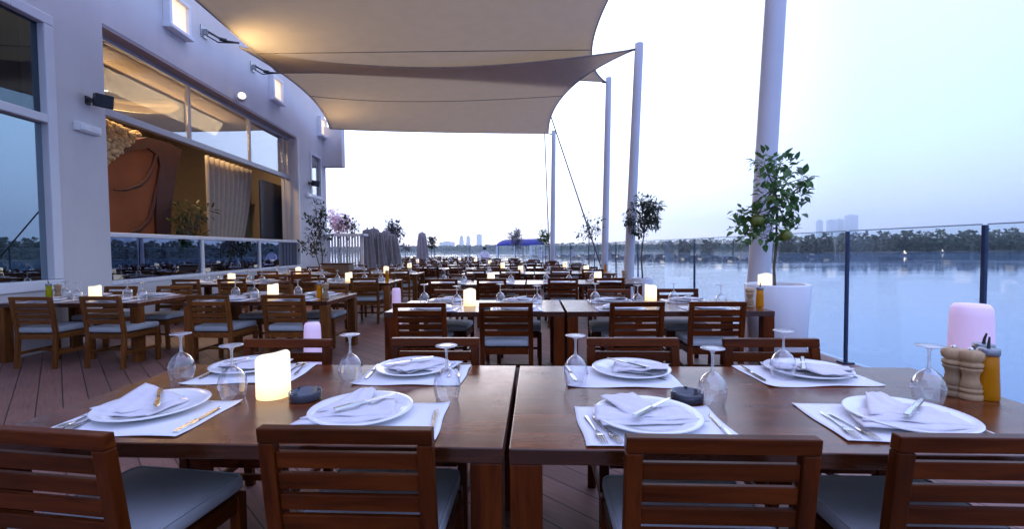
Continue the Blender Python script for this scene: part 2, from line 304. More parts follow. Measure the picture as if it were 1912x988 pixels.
# ------------------------------------------------------------------ mesh helpers
class MB:
    def __init__(s): s.v = []; s.f = []; s.mi = []; s.sm = []
    def add(s, vs, fs, mi=0, smooth=False, M=None):
        o = len(s.v); s.v += [tuple(M @ Vector(p)) if M else tuple(p) for p in vs]
        s.f += [tuple(o + i for i in f) for f in fs]; s.mi += [mi] * len(fs); s.sm += [smooth] * len(fs); return s
    def hexa(s, p, mi=0, bev=0.0, M=None):          # 8 corners: bottom 4 ccw, top 4 ccw
        fs = [(3, 2, 1, 0), (4, 5, 6, 7), (0, 1, 5, 4), (1, 2, 6, 5), (2, 3, 7, 6), (3, 0, 4, 7)]
        if bev <= 0: return s.add(p, fs, mi, False, M)
        bm = bmesh.new(); vs = [bm.verts.new(q) for q in p]
        for f in fs: bm.faces.new([vs[i] for i in f])
        bmesh.ops.bevel(bm, geom=list(bm.edges), offset=bev, segments=2, profile=0.5, affect='EDGES', clamp_overlap=True)
        bm.verts.index_update(); v = [x.co.copy() for x in bm.verts]; f2 = [[q.index for q in f.verts] for f in bm.faces]; bm.free()
        return s.add(v, f2, mi, False, M)
    def box(s, c, d, mi=0, bev=0.0, M=None):
        x, y, z = c; a, b, h = d[0] / 2, d[1] / 2, d[2] / 2
        return s.hexa([(x - a, y - b, z - h), (x + a, y - b, z - h), (x + a, y + b, z - h), (x - a, y + b, z - h),
                       (x - a, y - b, z + h), (x + a, y - b, z + h), (x + a, y + b, z + h), (x - a, y + b, z + h)], mi, bev, M)
    def beam(s, p, q, wx, wy, mi=0, bev=0.0, tw=1.0):   # roughly vertical beam, section wx*wy in x/y
        (x0, y0, z0), (x1, y1, z1) = p, q; a, b = wx / 2, wy / 2; c, d = a * tw, b * tw
        return s.hexa([(x0 - a, y0 - b, z0), (x0 + a, y0 - b, z0), (x0 + a, y0 + b, z0), (x0 - a, y0 + b, z0),
                       (x1 - c, y1 - d, z1), (x1 + c, y1 - d, z1), (x1 + c, y1 + d, z1), (x1 - c, y1 + d, z1)], mi, bev)
    def tube(s, pts, rs, n=8, mi=0, smooth=True, caps=True):
        pts = [Vector(p) for p in pts]; rs = rs if isinstance(rs, (list, tuple)) else [rs] * len(pts)
        vs = []; prev = None
        for i, p in enumerate(pts):
            d = (pts[min(i + 1, len(pts) - 1)] - pts[max(i - 1, 0)]).normalized()
            u = (prev - d * prev.dot(d)) if prev else d.orthogonal()
            u.normalize(); prev = u; v = d.cross(u)
            for k in range(n):
                a = 2 * PI * k / n; vs.append(p + (u * math.cos(a) + v * math.sin(a)) * rs[i])
        fs = [(i * n + k, i * n + (k + 1) % n, (i + 1) * n + (k + 1) % n, (i + 1) * n + k) for i in range(len(pts) - 1) for k in range(n)]
        s.add(vs, fs, mi, smooth)
        if caps: s.add(vs[:n], [tuple(range(n))[::-1]], mi); s.add(vs[-n:], [tuple(range(n))], mi)
        return s
    def lathe(s, prof, n=24, c=(0, 0, 0), mi=0, smooth=True, sx=1.0, sy=1.0):
        vs = []; fs = []
        for r, z in prof:
            for k in range(n):
                a = 2 * PI * k / n; vs.append((c[0] + sx * r * math.cos(a), c[1] + sy * r * math.sin(a), c[2] + z))
        for i in range(len(prof) - 1):
            for k in range(n): fs.append((i * n + k, i * n + (k + 1) % n, (i + 1) * n + (k + 1) % n, (i + 1) * n + k))
        return s.add(vs, fs, mi, smooth)
    def prism(s, poly, z0, z1, mi=0, M=None):
        n = len(poly); vs = [(x, y, z0) for x, y in poly] + [(x, y, z1) for x, y in poly]
        fs = [tuple(range(n))[::-1], tuple(range(n, 2 * n))] + [(i, (i + 1) % n, n + (i + 1) % n, n + i) for i in range(n)]
        return s.add(vs, fs, mi, False, M)
    def grid(s, fn, nu, nv, mi=0, smooth=True):
        vs = [fn(i / nu, j / nv) for j in range(nv + 1) for i in range(nu + 1)]
        fs = [(j * (nu + 1) + i, j * (nu + 1) + i + 1, (j + 1) * (nu + 1) + i + 1, (j + 1) * (nu + 1) + i) for j in range(nv) for i in range(nu)]
        return s.add(vs, fs, mi, smooth)
    def sphere(s, c, r, n=10, mi=0, sz=(1, 1, 1)):
        vs = []; m = n // 2
        for j in range(m + 1):
            t = PI * j / m
            for k in range(n):
                a = 2 * PI * k / n; vs.append((c[0] + r * sz[0] * math.sin(t) * math.cos(a), c[1] + r * sz[1] * math.sin(t) * math.sin(a), c[2] + r * sz[2] * math.cos(t)))
        fs = [(j * n + k, (j + 1) * n + k, (j + 1) * n + (k + 1) % n, j * n + (k + 1) % n) for j in range(m) for k in range(n)]
        return s.add(vs, fs, mi, True)
    def mesh(s, name, mats):
        me = bpy.data.meshes.new(name); me.from_pydata(s.v, [], s.f)
        for m in (mats if isinstance(mats, (list, tuple)) else [mats]): me.materials.append(m)
        me.polygons.foreach_set('material_index', s.mi); me.polygons.foreach_set('use_smooth', s.sm); me.update(); return me
    def build(s, name, mats, parent=None, loc=None, rz=0):
        o = bpy.data.objects.new(name, s.mesh(name, mats)); C.objects.link(o)
        if parent: o.parent = parent
        if loc is not None: o.location = loc
        if rz: o.rotation_euler = (0, 0, rz)
        return o
def tag(o, label, cat, group=None):
    o['label'] = label; o['category'] = cat
    if group: o['group'] = group
    return o
def kind(o, k): o['kind'] = k; return o
def empty(name, loc=(0, 0, 0), rz=0, label=None, cat=None, group=None):
    o = bpy.data.objects.new(name, None); C.objects.link(o); o.location = loc; o.rotation_euler = (0, 0, rz); o.empty_display_size = 0.1
    if label: tag(o, label, cat, group)
    return o
def solid(o, t, off=-1):
    m = o.modifiers.new('solid', 'SOLIDIFY'); m.thickness = t; m.offset = off; return o
KIDS = {}
def kids(o):
    if o.name not in KIDS: KIDS[o.name] = list(o.children)
    return KIDS[o.name]
def dup(root, loc, rz=0, label=None, group=None):
    r = root.copy(); C.objects.link(r); r.location = loc; r.rotation_euler = (0, 0, rz)
    if label: r['label'] = label
    if group: r['group'] = group
    for ch in kids(root):
        c = ch.copy(); C.objects.link(c); c.parent = r
        for gch in kids(ch):
            d = gch.copy(); C.objects.link(d); d.parent = c
    return r
class Proto:                                      # first placement uses the original, later ones copies
    def __init__(s, root, group=None): s.r = root; s.used = False; s.g = group; kids(root); [kids(k) for k in kids(root)]
    def put(s, loc, rz=0, label=None, group=None):
        g = group or s.g
        if not s.used:
            s.used = True; s.r.location = loc; s.r.rotation_euler = (0, 0, rz)
            if label: s.r['label'] = label
            if g: s.r['group'] = g
            return s.r
        return dup(s.r, loc, rz, label, g)

# ------------------------------------------------------------------ setting: water, deck, far shore
WL = -2.7
b = MB(); b.add([(-3600, -3600, WL), (3600, -3600, WL), (3600, 3600, WL), (-3600, 3600, WL)], [(0, 1, 2, 3)])
kind(b.build('water', WATER), 'structure')
FENCE = [(3.95, -1.2), (3.93, 0.6), (3.90, 2.2), (3.83, 3.69), (3.75, 5.09), (3.70, 7.0), (3.61, 9.0), (3.50, 10.4), (3.38, 12.2), (3.2, 14.0), (2.9, 16.0), (2.4, 18.6), (1.6, 21.6), (0.6, 24.6), (-0.8, 27.6), (-2.8, 30.4), (-5.6, 33.0), (-9.0, 35.0), (-14, 36.5)]
poly = [(x + 0.06, y + 0.03) for x, y in FENCE] + [(-22, 36.5), (-22, -6), (3.98, -6)]
b = MB(); b.prism(poly[::-1] if False else poly, -0.28, 0.0)
deck = kind(b.build('deck', DECK), 'structure')
# far shore: land strip and wooded bank
SHORE = [(2500, 225, 30), (2150, 235, 31), (1912, 245, 31), (1700, 250, 28), (1575, 250, 25), (1440, 255, 21), (1300, 275, 14), (1200, 310, 11), (1100, 380, 9.5), (1000, 500, 8), (900, 640, 7), (800, 800, 6.5), (700, 950, 6), (560, 1100, 6), (300, 1300, 6)]
def shore_pt(i):
    px, d, t = SHORE[i]; x = (px - 956) / FPX * d; return Vector((x, d, 0)), EYE + t * d / FPX
b = MB(); n = len(SHORE); vs = []
for i in range(n):
    p, h = shore_pt(i); vs += [(p.x, p.y - 4, WL - 0.5), (p.x, p.y + 3, WL + 0.5), (p.x * 1.5, p.y * 1.5, WL + 1.5)]
b.add(vs, [(3 * i + k, 3 * i + k + 1, 3 * i + k + 4, 3 * i + k + 3) for i in range(n - 1) for k in range(2)])
kind(b.build('far_shore_land', simple('mud_bank', (0.05, 0.05, 0.04), 0.9, 0.3, 0.2)), 'structure')
b = MB()
for i in range(n - 1):
    (p0, h0), (p1, h1) = shore_pt(i), shore_pt(i + 1); ln = (p1 - p0).length
    cnt = int(ln / 1.15)
    for k in range(cnt):
        t = (k + rnd()) / cnt; base = p0.lerp(p1, t); top = (h0 + (h1 - h0) * t) * ru(1.0, 1.07); dep = ru(0, 1) ** 1.3
        out = Vector((base.x, base.y, 0)).normalized(); base = base + out * dep * 26; top = top - WL
        top *= (0.70 + 0.34 * dep) * ru(0.95, 1.02)
        hgt = top; r = ru(1.3, 2.2) * (1 + base.y / 900)
        for q in range(44 if base.y < 420 else 18):
            a = ru(0, 2 * PI); zz = ru(0.02, 1.0); rr = r * math.sqrt(rnd()) * (1.15 - 0.65 * zz)
            c = base + Vector((rr * math.cos(a), rr * math.sin(a), WL + zz * hgt)); s_ = ru(0.35, 0.85) * (1 + base.y / 600)
            u = Vector((ru(-1, 1), ru(-1, 1), ru(-.6, .6))).normalized() * s_; v = u.orthogonal().normalized() * s_ * ru(0.5, 0.9)
            b.add([c - u - v, c + u - v * .6, c + u * .7 + v, c - u * .8 + v], [(0, 1, 2, 3)])
o = b.build('mangrove_wood', MANG); kind(o, 'stuff')
b = MB()
vs = []
for i in range(n):
    p, h = shore_pt(i); u = p.normalized(); a = p + u * 30; c = p + u * 12
    vs += [(c.x, c.y, WL + 0.3), (c.x, c.y, WL + (h - WL) * 0.42), (a.x, a.y, WL + (h - WL) * 0.62), (a.x + u.x * 30, a.y + u.y * 30, WL + 0.3)]
b.add(vs, [(4 * i + k, 4 * i + k + 1, 4 * i + k + 5, 4 * i + k + 4) for i in range(n - 1) for k in range(3)])
kind(b.build('mangrove_undergrowth', simple('mangrove_mass', (0.022, 0.038, 0.02), 0.95, 0.5, 0.6)), 'stuff')
# distant towers in the haze
def tower(px0, px1, ytop, d, label, tw=1.0):
    a = at_d(px0, 464, d); c = at_d(px1, 464, d); top = at_d((px0 + px1) / 2, ytop, d).z; x0, x1 = a.x, c.x
    b = MB(); cx = (x0 + x1) / 2; wd = x1 - x0
    b.beam((cx, d, WL + 0.9), (cx, d, top), wd, wd * 0.7, 0, 0, tw)
    for k in range(1, 9):
        z = WL + (top - WL) * k / 9; b.box((cx, d, z), (wd * (1 + (tw - 1) * k / 9) * 1.02, wd * 0.72, 1.2), 1)
    b.box((cx, d, top + 3), (wd * 0.4 * tw, wd * 0.3, 6), 0)
    tag(b.build('distant_tower', [TOWERM, simple('tower_band', (0.45, 0.48, 0.52), 0.4)]), label, 'tower', 'towers on the hazy skyline')
tower(857, 867, 441, 3300, 'first of three slim hazy towers far behind the terrace centre', 0.6)
tower(870, 879, 441, 3330, 'middle one of three slim hazy towers far behind the terrace', 0.6)
tower(890, 900, 438, 3360, 'straight hazy tower farthest from the building among three slim ones', 0.95)
tower(822, 848, 452, 3250, 'low broad hazy block on skyline beside three slim towers', 1.0)
tower(1525, 1534, 412, 3200, 'slim faint tower beyond the mangroves, next to the white planter tree')
tower(1545, 1557, 411, 3230, 'faint mid height tower beyond the mangroves, between two others')
tower(1560, 1572, 410, 3260, 'faint tower close against the tallest hazy block beyond mangroves')
tower(1580, 1597, 402, 3200, 'tallest faint hazy tower block above the mangroves across the water')

# haze
b = MB(); b.box((0, 0, (-5 + 230) / 2), (7800, 7800, 235))
hz = Mat('haze_air'); hz.n.remove(hz.b); pv = hz.n.new('ShaderNodeVolumePrincipled'); pv.inputs['Color'].default_value = (0.78, 0.90, 1.0, 1)
pv.inputs['Density'].default_value = 0.00030; pv.inputs['Anisotropy'].default_value = 0.6; hz.l.new(pv.outputs[0], hz.o.inputs['Volume'])
kind(b.build('haze', hz.m), 'stuff')

# ------------------------------------------------------------------ building
WA = 0.052                                        # wall runs slightly away from the view axis
bd = empty('restaurant_building', (-5.954, 0, 0), math.atan(WA), 'white rendered restaurant building with long window band along the terrace', 'building')
def wall_s(px, off=0.0): return (5.954 - off) / ((956 - px) / FPX - WA)       # s along wall for a pixel column (off = outward)
def W2(s, off, h):                                # wall frame -> world
    c, q = math.cos(math.atan(WA)), math.sin(math.atan(WA)); return Vector((-5.954 + off * c - s * q, off * q + s * c, h))
TH = 0.42; WT = 6.9
b = MB()
def wbox(b, s0, s1, h0, h1, x0=-TH, x1=0.0, mi=0, bev=0): b.box(((x0 + x1) / 2, (s0 + s1) / 2, (h0 + h1) / 2), (x1 - x0, s1 - s0, h1 - h0), mi, bev)
R0, R1, RB, RT = 7.20, 14.40, 0.80, 4.89
V0, V1, VB, VT, VS = 2.4, 6.36, 0.82, 4.56, 5.80
S1, S2 = 15.4, 16.4
wbox(b, -5, V0, 0, WT); wbox(b, V0, V1, 0, VB); wbox(b, VS, V1, VT, WT); wbox(b, V0, VS, 6.3, WT)
wbox(b, V1, R0, 0, WT); wbox(b, R0, R1, 0, RB); wbox(b, R0, R1, RT, WT); wbox(b, R1, S1, 0, WT)
wbox(b, S1, S2, 0, 3.13); wbox(b, S1, S2, 4.66, WT); wbox(b, S2, 16.9, 0, WT)
wbox(b, 16.9 - TH, 16.9, 0, WT, -9, -TH - 0.003)
b.build('wall', WALLM, bd)
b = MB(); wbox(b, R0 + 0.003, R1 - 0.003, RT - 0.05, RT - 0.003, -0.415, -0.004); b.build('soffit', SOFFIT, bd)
b = MB(); wbox(b, R1 + 0.02, R1 + 0.10, 0.0, 4.8, 0.003, 0.02); b.build('pilaster_strip', TRIM, bd)
b = MB(); wbox(b, -5, 16.9, WT + 0.003, WT + 0.1, -TH - 0.03, 0.05); b.build('coping', TRIM, bd)
b = MB(); wbox(b, 16.62, 17.0, 4.37, 5.78, -2.2, 0.68); b.build('projecting_bay', WALLM, bd)
# near window with stepped head
fw = empty('window', (0, 0, 0)); fw.parent = bd
b = MB(); F0, F1 = -0.12, 0.035; t = 0.14
for (s0, s1, h0, h1) in ((V0, V1, VB, VB + t), (V1 - t, V1, VB + t, VT - t), (VS, V1, VT - t, VT), (VS - t, VS, VT - t, 6.3), (V0, V1 - t, 3.08, 3.2), (V0, VS - t, 6.2, 6.3), (V0, V0 + t, VB + t, 3.08)):
    wbox(b, s0 + 0.002, s1 - 0.002, h0 + 0.002, h1 - 0.002, F0, F1, 0, 0.012)
b.build('frame', TRIM, fw)
b = MB(); wbox(b, V0 + t, V1 - t, VB + t, 3.08, -0.075, -0.06); b.build('lower_pane', WINREF, fw)
b = MB(); wbox(b, V0, V1 - t, 3.2, VT - t, -0.075, -0.06); wbox(b, V0, VS - t, VT - t, 6.2, -0.075, -0.06); b.build('upper_pane', thin_glass('upper_coated_glass', 0.16, 1.0, (0.35, 0.38, 0.42), 0.0, gloss=(0.6, 0.75, 0.85)), fw)
# long window band
fb = empty('window', (0, 0, 0)); fb.parent = bd
GX = -0.30; TR0, TR1 = 3.56, 3.68; LX = -0.10
MUL = [9.67, 12.1, 14.05]
b = MB()
wbox(b, R0, R1, TR0, TR1, GX - 0.05, GX + 0.07, 0, 0.01); wbox(b, R0, R1, RT - 0.11, RT - 0.052, GX - 0.05, GX + 0.05)
for m_ in MUL: wbox(b, m_ - 0.028, m_ + 0.028, TR1, RT - 0.11, GX - 0.04, GX + 0.04)
wbox(b, MUL[2] - 0.03, MUL[2] + 0.03, 1.6, TR0, GX - 0.04, GX + 0.04)
b.build('frame', simple('window_bar_metal', (0.45, 0.44, 0.48), 0.35, 0.05), fb)
b = MB()
for a_, c_ in zip([R0] + MUL, MUL + [R1]): wbox(b, a_ + 0.03, c_ - 0.03, TR1, RT - 0.11, GX - 0.008, GX + 0.008)
b.build('upper_pane', WINUP, fb)
b = MB(); wbox(b, R0, R1, 1.57, 1.645, LX - 0.04, LX + 0.06, 0, 0.012); wbox(b, R0, R1, RB + 0.002, RB + 0.07, LX - 0.06, LX + 0.12, 0, 0.01)
for m_ in (9.63, 12.04): wbox(b, m_ - 0.04, m_ + 0.04, RB + 0.07, 1.57, LX - 0.03, LX + 0.04)
b.build('rail_frame', TRIM, fb)
b = MB()
for a_, c_ in zip([R0, 9.67, 12.08], [9.59, 12.0, R1]): wbox(b, a_, c_, RB + 0.07, 1.57, LX - 0.008, LX + 0.008)
b.build('lower_pane', WINLOW, fb)
fs = empty('window', (0, 0, 0)); fs.parent = bd
b = MB()
for (s0, s1, h0, h1) in ((S1, S2, 3.13, 3.23), (S1, S2, 4.56, 4.66), (S1, S1 + .1, 3.23, 4.56), (S2 - .1, S2, 3.23, 4.56)): wbox(b, s0 + .002, s1 - .002, h0 + .002, h1 - .002, -0.1, 0.04)
b.build('frame', TRIM, fs)
b = MB(); wbox(b, S1 + .1, S2 - .1, 3.23, 4.56, -0.06, -0.045); b.build('pane', thin_glass('small_window_glass', 0.5, 1.5, (0.5, 0.55, 0.6)), fs)
# interior shell
b = MB()
ID = -5.2
wbox(b, R0 - 0.2, R1 + 0.3, -0.02, 0.03, ID, -TH - 0.003); wbox(b, R0 - 0.2, R1 + 0.3, 0.03, 5.4, ID - 0.1, ID); wbox(b, R0 - 0.35, R1 + 0.45, 5.4, 5.5, ID - 0.1, -TH - 0.003)
wbox(b, R0 - 0.35, R0 - 0.2, 0.03, 5.4, ID, -TH - 0.003); wbox(b, R1 + 0.3, R1 + 0.45, 0.03, 5.4, ID, -TH - 0.003)
b.build('interior_wall', CREAM, bd)
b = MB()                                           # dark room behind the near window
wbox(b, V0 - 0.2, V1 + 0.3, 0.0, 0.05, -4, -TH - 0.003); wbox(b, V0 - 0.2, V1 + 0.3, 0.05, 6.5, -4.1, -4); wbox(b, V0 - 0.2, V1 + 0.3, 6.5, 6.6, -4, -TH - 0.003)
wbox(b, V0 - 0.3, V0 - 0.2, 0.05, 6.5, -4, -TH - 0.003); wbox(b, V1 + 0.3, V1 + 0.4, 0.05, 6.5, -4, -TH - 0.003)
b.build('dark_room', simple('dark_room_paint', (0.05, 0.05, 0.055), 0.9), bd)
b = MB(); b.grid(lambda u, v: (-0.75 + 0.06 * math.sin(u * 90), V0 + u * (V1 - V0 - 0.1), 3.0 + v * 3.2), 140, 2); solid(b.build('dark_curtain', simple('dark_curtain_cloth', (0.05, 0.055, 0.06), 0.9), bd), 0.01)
# oval ceiling with cove
cx_, cy_, ra, rb = -2.75, 9.9, 1.55, 2.35
def ring(b, k0, z0, k1, z1, mi=0, n=64):
    vs = []
    for j in range(n):
        a = 2 * PI * j / n
        vs += [(cx_ + k0 * ra * math.cos(a), cy_ + k0 * rb * math.sin(a), z0), (cx_ + k1 * ra * math.cos(a), cy_ + k1 * rb * math.sin(a), z1)]
    b.add(vs, [(2 * j, 2 * j + 1, (2 * j + 3) % (2 * n), (2 * j + 2) % (2 * n)) for j in range(n)], mi, True)
b = MB(); n = 64; rim = [(cx_ + ra * math.cos(2 * PI * j / n), cy_ + rb * math.sin(2 * PI * j / n)) for j in range(n)]
x0, x1, y0, y1 = ID, -TH - 0.003, R0 - 0.2, R1 + 0.3
angs = sorted([2 * PI * j / n for j in range(n)] + [math.atan2((yy - cy_) / rb, (xx - cx_) / ra) % (2 * PI) for xx in (x0, x1) for yy in (y0, y1)])
vs = []
for an in angs:
    dx, dy = math.cos(an) * ra, math.sin(an) * rb
    k = min(((x1 - cx_) / dx if dx > 1e-6 else 1e9), ((x0 - cx_) / dx if dx < -1e-6 else 1e9), ((y1 - cy_) / dy if dy > 1e-6 else 1e9), ((y0 - cy_) / dy if dy < -1e-6 else 1e9))
    vs += [(cx_ + dx, cy_ + dy, 4.80), (cx_ + dx * k, cy_ + dy * k, 4.80)]
na = len(angs)
b.add(vs, [(2 * j, 2 * j + 1, (2 * j + 3) % (2 * na), (2 * j + 2) % (2 * na)) for j in range(na)])
ring(b, 1.0, 4.80, 1.0, 4.96); ring(b, 1.0, 4.96, 1.12, 4.96); ring(b, 1.12, 4.96, 1.12, 5.20)
b.add([(cx_ + 1.12 * ra * math.cos(2 * PI * j / n), cy_ + 1.12 * rb * math.sin(2 * PI * j / n), 5.20) for j in range(n)], [tuple(range(n))])
ceil = b.build('interior_ceiling', CREAM, bd)
b = MB(); ring(b, 1.03, 4.98, 1.10, 4.98, 0); b.build('cove_strip', COVE, ceil)
for (dx, dy) in ((-0.3, -1.2), (0.35, 0.1), (-0.4, 1.3)):
    b = MB(); b.lathe([(0.0, 0), (0.05, 0), (0.055, 0.012)], 14, (cx_ + dx, cy_ + dy, 5.185)); b.build('downlight', DOWNL, ceil)
def lamp(name, typ, loc, energy, col, **k):
    d = bpy.data.lights.new(name, typ); d.energy = energy; d.color = col
    for a, v in k.items(): setattr(d, a, v)
    o = bpy.data.objects.new(name, d); C.objects.link(o); o.location = loc; return o
l = lamp('interior_light', 'AREA', W2(9.6, -2.6, 4.72), 38, (1.0, 0.80, 0.52), shape='RECTANGLE', size=1.6, size_y=4.0); l.rotation_euler = (0, 0, math.atan(WA))
l = lamp('chair_fill_light', 'AREA', W2(10.2, -1.2, 4.6), 140, (1.0, 0.68, 0.34), shape='RECTANGLE', size=0.4, size_y=4.5); l.rotation_euler = (0, math.radians(-58), math.atan(WA))  # added warm fill aimed out of the window to brighten the wall-side chairs
# interior furnishings (through the long window)
def wl(px, py, off):                               # pixel -> point on the plane parallel to the wall at offset, in wall-local coords
    s = wall_s(px, off); p = W2(s, off, 0); d = ray(px, py); tt = p.y / d.y; return Vector((off, s, EYE + d.z * tt))
OFF = -1.3
arch = [(150, 500), (150, 330), (215, 300), (245, 262), (290, 256), (330, 268), (349, 280), (341, 308), (333, 350), (326, 400), (322, 500)]
pts = [wl(px, py, OFF) for px, py in arch]
par = empty('rust_partition', (-5.954, 0, 0), math.atan(WA), 'curved rust orange partition with dark ribs inside the long window', 'partition')
b = MB(); nn = len(pts); b.add([(OFF, p.y, max(0.04, p.z)) for p in pts] + [(OFF - 0.25, p.y, max(0.04, p.z)) for p in pts], [tuple(range(nn)), tuple(range(2 * nn - 1, nn - 1, -1))] + [(i, nn + i, nn + (i + 1) % nn, (i + 1) % nn) for i in range(nn)])
b.build('panel', RUSTW, par)
def rib(px_pts, r, name='rib', k=0.0):
    b = MB(); rr_ = r if isinstance(r, list) else [r] * len(px_pts); b.tube([wl(px, py, OFF + 0.035 - q_ * .75) for (px, py), q_ in zip(px_pts, rr_)], r, 14); return b.build(name, RUSTD, par)
band = [(262, 262), (290, 256), (330, 267), (350.5, 280), (342.5, 308), (334.5, 350), (327.5, 400), (323.5, 501), (299, 501), (300, 400), (304, 345), (311, 310), (308, 290), (290, 276), (262, 280), (236, 292), (222, 296), (240, 280)]
bp = [wl(px, py, OFF + 0.05) for px, py in band]; b = MB(); nb = len(bp); P0 = [(OFF + 0.05, p.y, max(.05, p.z)) for p in bp]; P1 = [(OFF - 0.27, p.y, max(.05, p.z)) for p in bp]
b.add(P0 + P1, [tuple(range(nb)), tuple(range(2 * nb - 1, nb - 1, -1))] + [(i, nb + i, nb + (i + 1) % nb, (i + 1) % nb) for i in range(nb)]); b.build('dark_band', RUSTD, par)
rib([(333, 276), (322, 300), (315, 345), (310, 400), (308, 470)], .028); rib([(322, 272), (313, 300), (308, 345), (304, 400), (302, 470)], .022)
rib([(303, 286), (296, 310), (285, 332), (270, 346), (245, 354), (225, 354)], [.05, .055, .05, .045, .03, .01]); rib([(302, 345), (294, 380), (285, 410), (266, 430), (240, 437)], [.03, .055, .06, .05, .015])
b = MB()
for k in range(900):
    px = ru(190, 300); py = ru(195, 305)
    if (px - 205) / 95 + (py - 225) / 80 > 1.05 + ru(-.1, .1) or py < 224 + (px - 210) * .40: continue
    p = wl(px, py, OFF + 0.3 + ru(-.06, .06)); b.sphere((p.x, p.y, p.z), ru(0.035, 0.075), 8, 0, (1, ru(.8, 1.2), ru(.7, 1)))
b.build('pebble_cladding', PEBB, par)
b = MB(); c0 = wl(392, 288, -1.0); c1 = wl(478, 330, -1.0)
def curt(u, v):
    s = c0.y + u * (c1.y - c0.y) * (1 - 0.75 * (1 - v) ** 1.6 * 0.8); return (-1.0 + 0.07 * math.sin(u * 62) * (0.4 + 0.6 * v), s, 0.1 + v * 3.6)
b.grid(curt, 110, 16)
cu = b.build('sheer_curtain', SHEER, None, (-5.954, 0, 0), math.atan(WA)); solid(cu, 0.006); tag(cu, 'pale sheer curtain tied back inside the long window', 'curtain')
b = MB(); p0, p1 = wl(490, 400, -0.62), wl(552, 400, -0.62)
b.box((-0.62, (p0.y + p1.y) / 2, 1.72), (0.05, p1.y - p0.y, 3.35), 0, 0.01); d_ = b.build('dark_door_panel', DARKDOOR, None, (-5.954, 0, 0), math.atan(WA)); tag(d_, 'dark blue door panel standing inside the long window', 'door')
b = MB(); q0, q1 = wl(448, 400, -1.6), wl(489, 400, -1.6)
b.box((-1.6, (q0.y + q1.y) / 2, 1.7), (0.03, q1.y - q0.y, 3.2), 0); b.box((-1.55, (q0.y + q1.y) / 2, wl(470, 381, -1.55).z), (0.14, q1.y - q0.y, 0.06), 1)
b.box((-1.55, q1.y - 0.04, 1.7), (0.08, 0.07, 3.2), 1)
d_ = b.build('glazed_screen', [simple('pale_green_glass', (0.22, 0.34, 0.36), 0.15), CREAM], None, (-5.954, 0, 0), math.atan(WA)); tag(d_, 'pale green glazed screen with a cream ledge inside the window', 'screen')

# fittings on the wall
def fitting(name, s, off, h, label, cat, group=None): return empty(name, W2(s, off, h), math.atan(WA), label, cat, group)
def sconce(px0, px1, py0, py1, label, energy):
    s0, s1 = wall_s(px0), wall_s(px1); sm = (s0 + s1) / 2; k = sm / FPX
    h1 = EYE + (470 - py0) * k; h0 = EYE + (470 - py1) * k; H = h1 - h0; W_ = min(s1 - s0, 0.62)
    e = fitting('wall_sconce', sm, 0, (h0 + h1) / 2, label, 'wall light', 'square sconces along the building wall')
    b = MB(); t = 0.07; D = 0.13
    for c, d in (((D / 2, 0, H / 2 - t / 2), (D, W_, t)), ((D / 2 + 0.02, 0, -H / 2 + t / 2), (D + 0.04, W_ + 0.04, t)), ((D / 2, W_ / 2 - t / 2, 0), (D, t, H - 2 * t)), ((D / 2, -W_ / 2 + t / 2, 0), (D, t, H - 2 * t))): b.box(c, d, 0, 0.008)
    b.build('frame', TRIM, e)
    b = MB(); b.box((0.035, 0, 0), (0.06, W_ - 2 * t - 0.004, H - 2 * t - 0.004)); b.build('light_panel', SCON, e)
sconce(320, 362, 6, 72, 'square white wall sconce nearest the camera, high above the speaker', 4)
sconce(508, 534, 152, 198, 'square white wall sconce beside the small round floodlight and sail corner', 4)
sconce(597, 612, 226, 262, 'square white wall sconce at the far building corner', 4)
def flood(px, py, label, energy, aim):
    s = wall_s(px); h = EYE + (470 - py) * s / FPX
    e = fitting('floodlight', s, 0, h, label, 'floodlight', 'round floodlights on the building wall')
    b = MB(); b.tube([(0, 0, 0), (0.09, 0, 0.0)], [0.05, 0.05], 10); b.tube([(0.08, 0.05, 0), (0.16, -0.10, 0.02)], [0.092, 0.096], 18); b.build('housing', PLASTIC, e)
    b = MB(); b.tube([(0.158, -0.10, 0.02), (0.165, -0.115, 0.021)], [0.080, 0.076], 18); b.build('lens', FLOODG, e)
    p = W2(s - 1.5, 0.8, h - 0.15); l = lamp('floodlight_beam', 'SPOT', p, energy, (1.0, 0.66, 0.28), spot_size=math.radians(118), spot_blend=0.9, shadow_soft_size=0.08)
    l.rotation_euler = (Vector(aim)).to_track_quat('-Z', 'Y').to_euler()
flood(453, 188, 'round white floodlight above the long window, pointing up at sails', 150, (0.62, 0.2, 0.8))
flood(611, 288, 'round white floodlight by far building corner under projecting bay', 60, (0.5, -0.15, 0.8))
def speaker(px, py, label, k):
    s = wall_s(px); h = EYE + (471 - py) * s / FPX
    e = fitting('wall_speaker', s, 0.0, h, label, 'speaker', 'black speakers on the wall')
    b = MB(); b.box((0.05, -0.02, 0.0), (0.1, 0.05, 0.05)); b.box((0.012, -0.02, 0), (0.02, 0.08, 0.12)); b.build('bracket', BLACKP, e)
    Mx = Matrix.Translation((0.20, 0, 0)) @ Matrix.Scale(0.70, 4) @ Matrix.Rotation(-0.55, 4, 'Z') @ Matrix.Rotation(0.2, 4, 'Y')
    b = MB(); b.hexa([(-.13, -.12, -.13), (.13, -.16, -.14), (.13, .16, -.14), (-.13, .12, -.13), (-.13, -.12, .13), (.13, -.16, .14), (.13, .16, .14), (-.13, .12, .13)], 0, 0.015, Mx); b.build('cabinet', BLACKP, e)
    b = MB(); b.box((.137, 0, 0), (.012, .28, .24), 0, 0.004, Mx); b.build('grille', SPK, e)
    return e
speaker(178, 192, 'black box speaker on white wall left of the long window', 1)
speaker(581, 347, 'small black speaker on the wall near the far corner', 1)
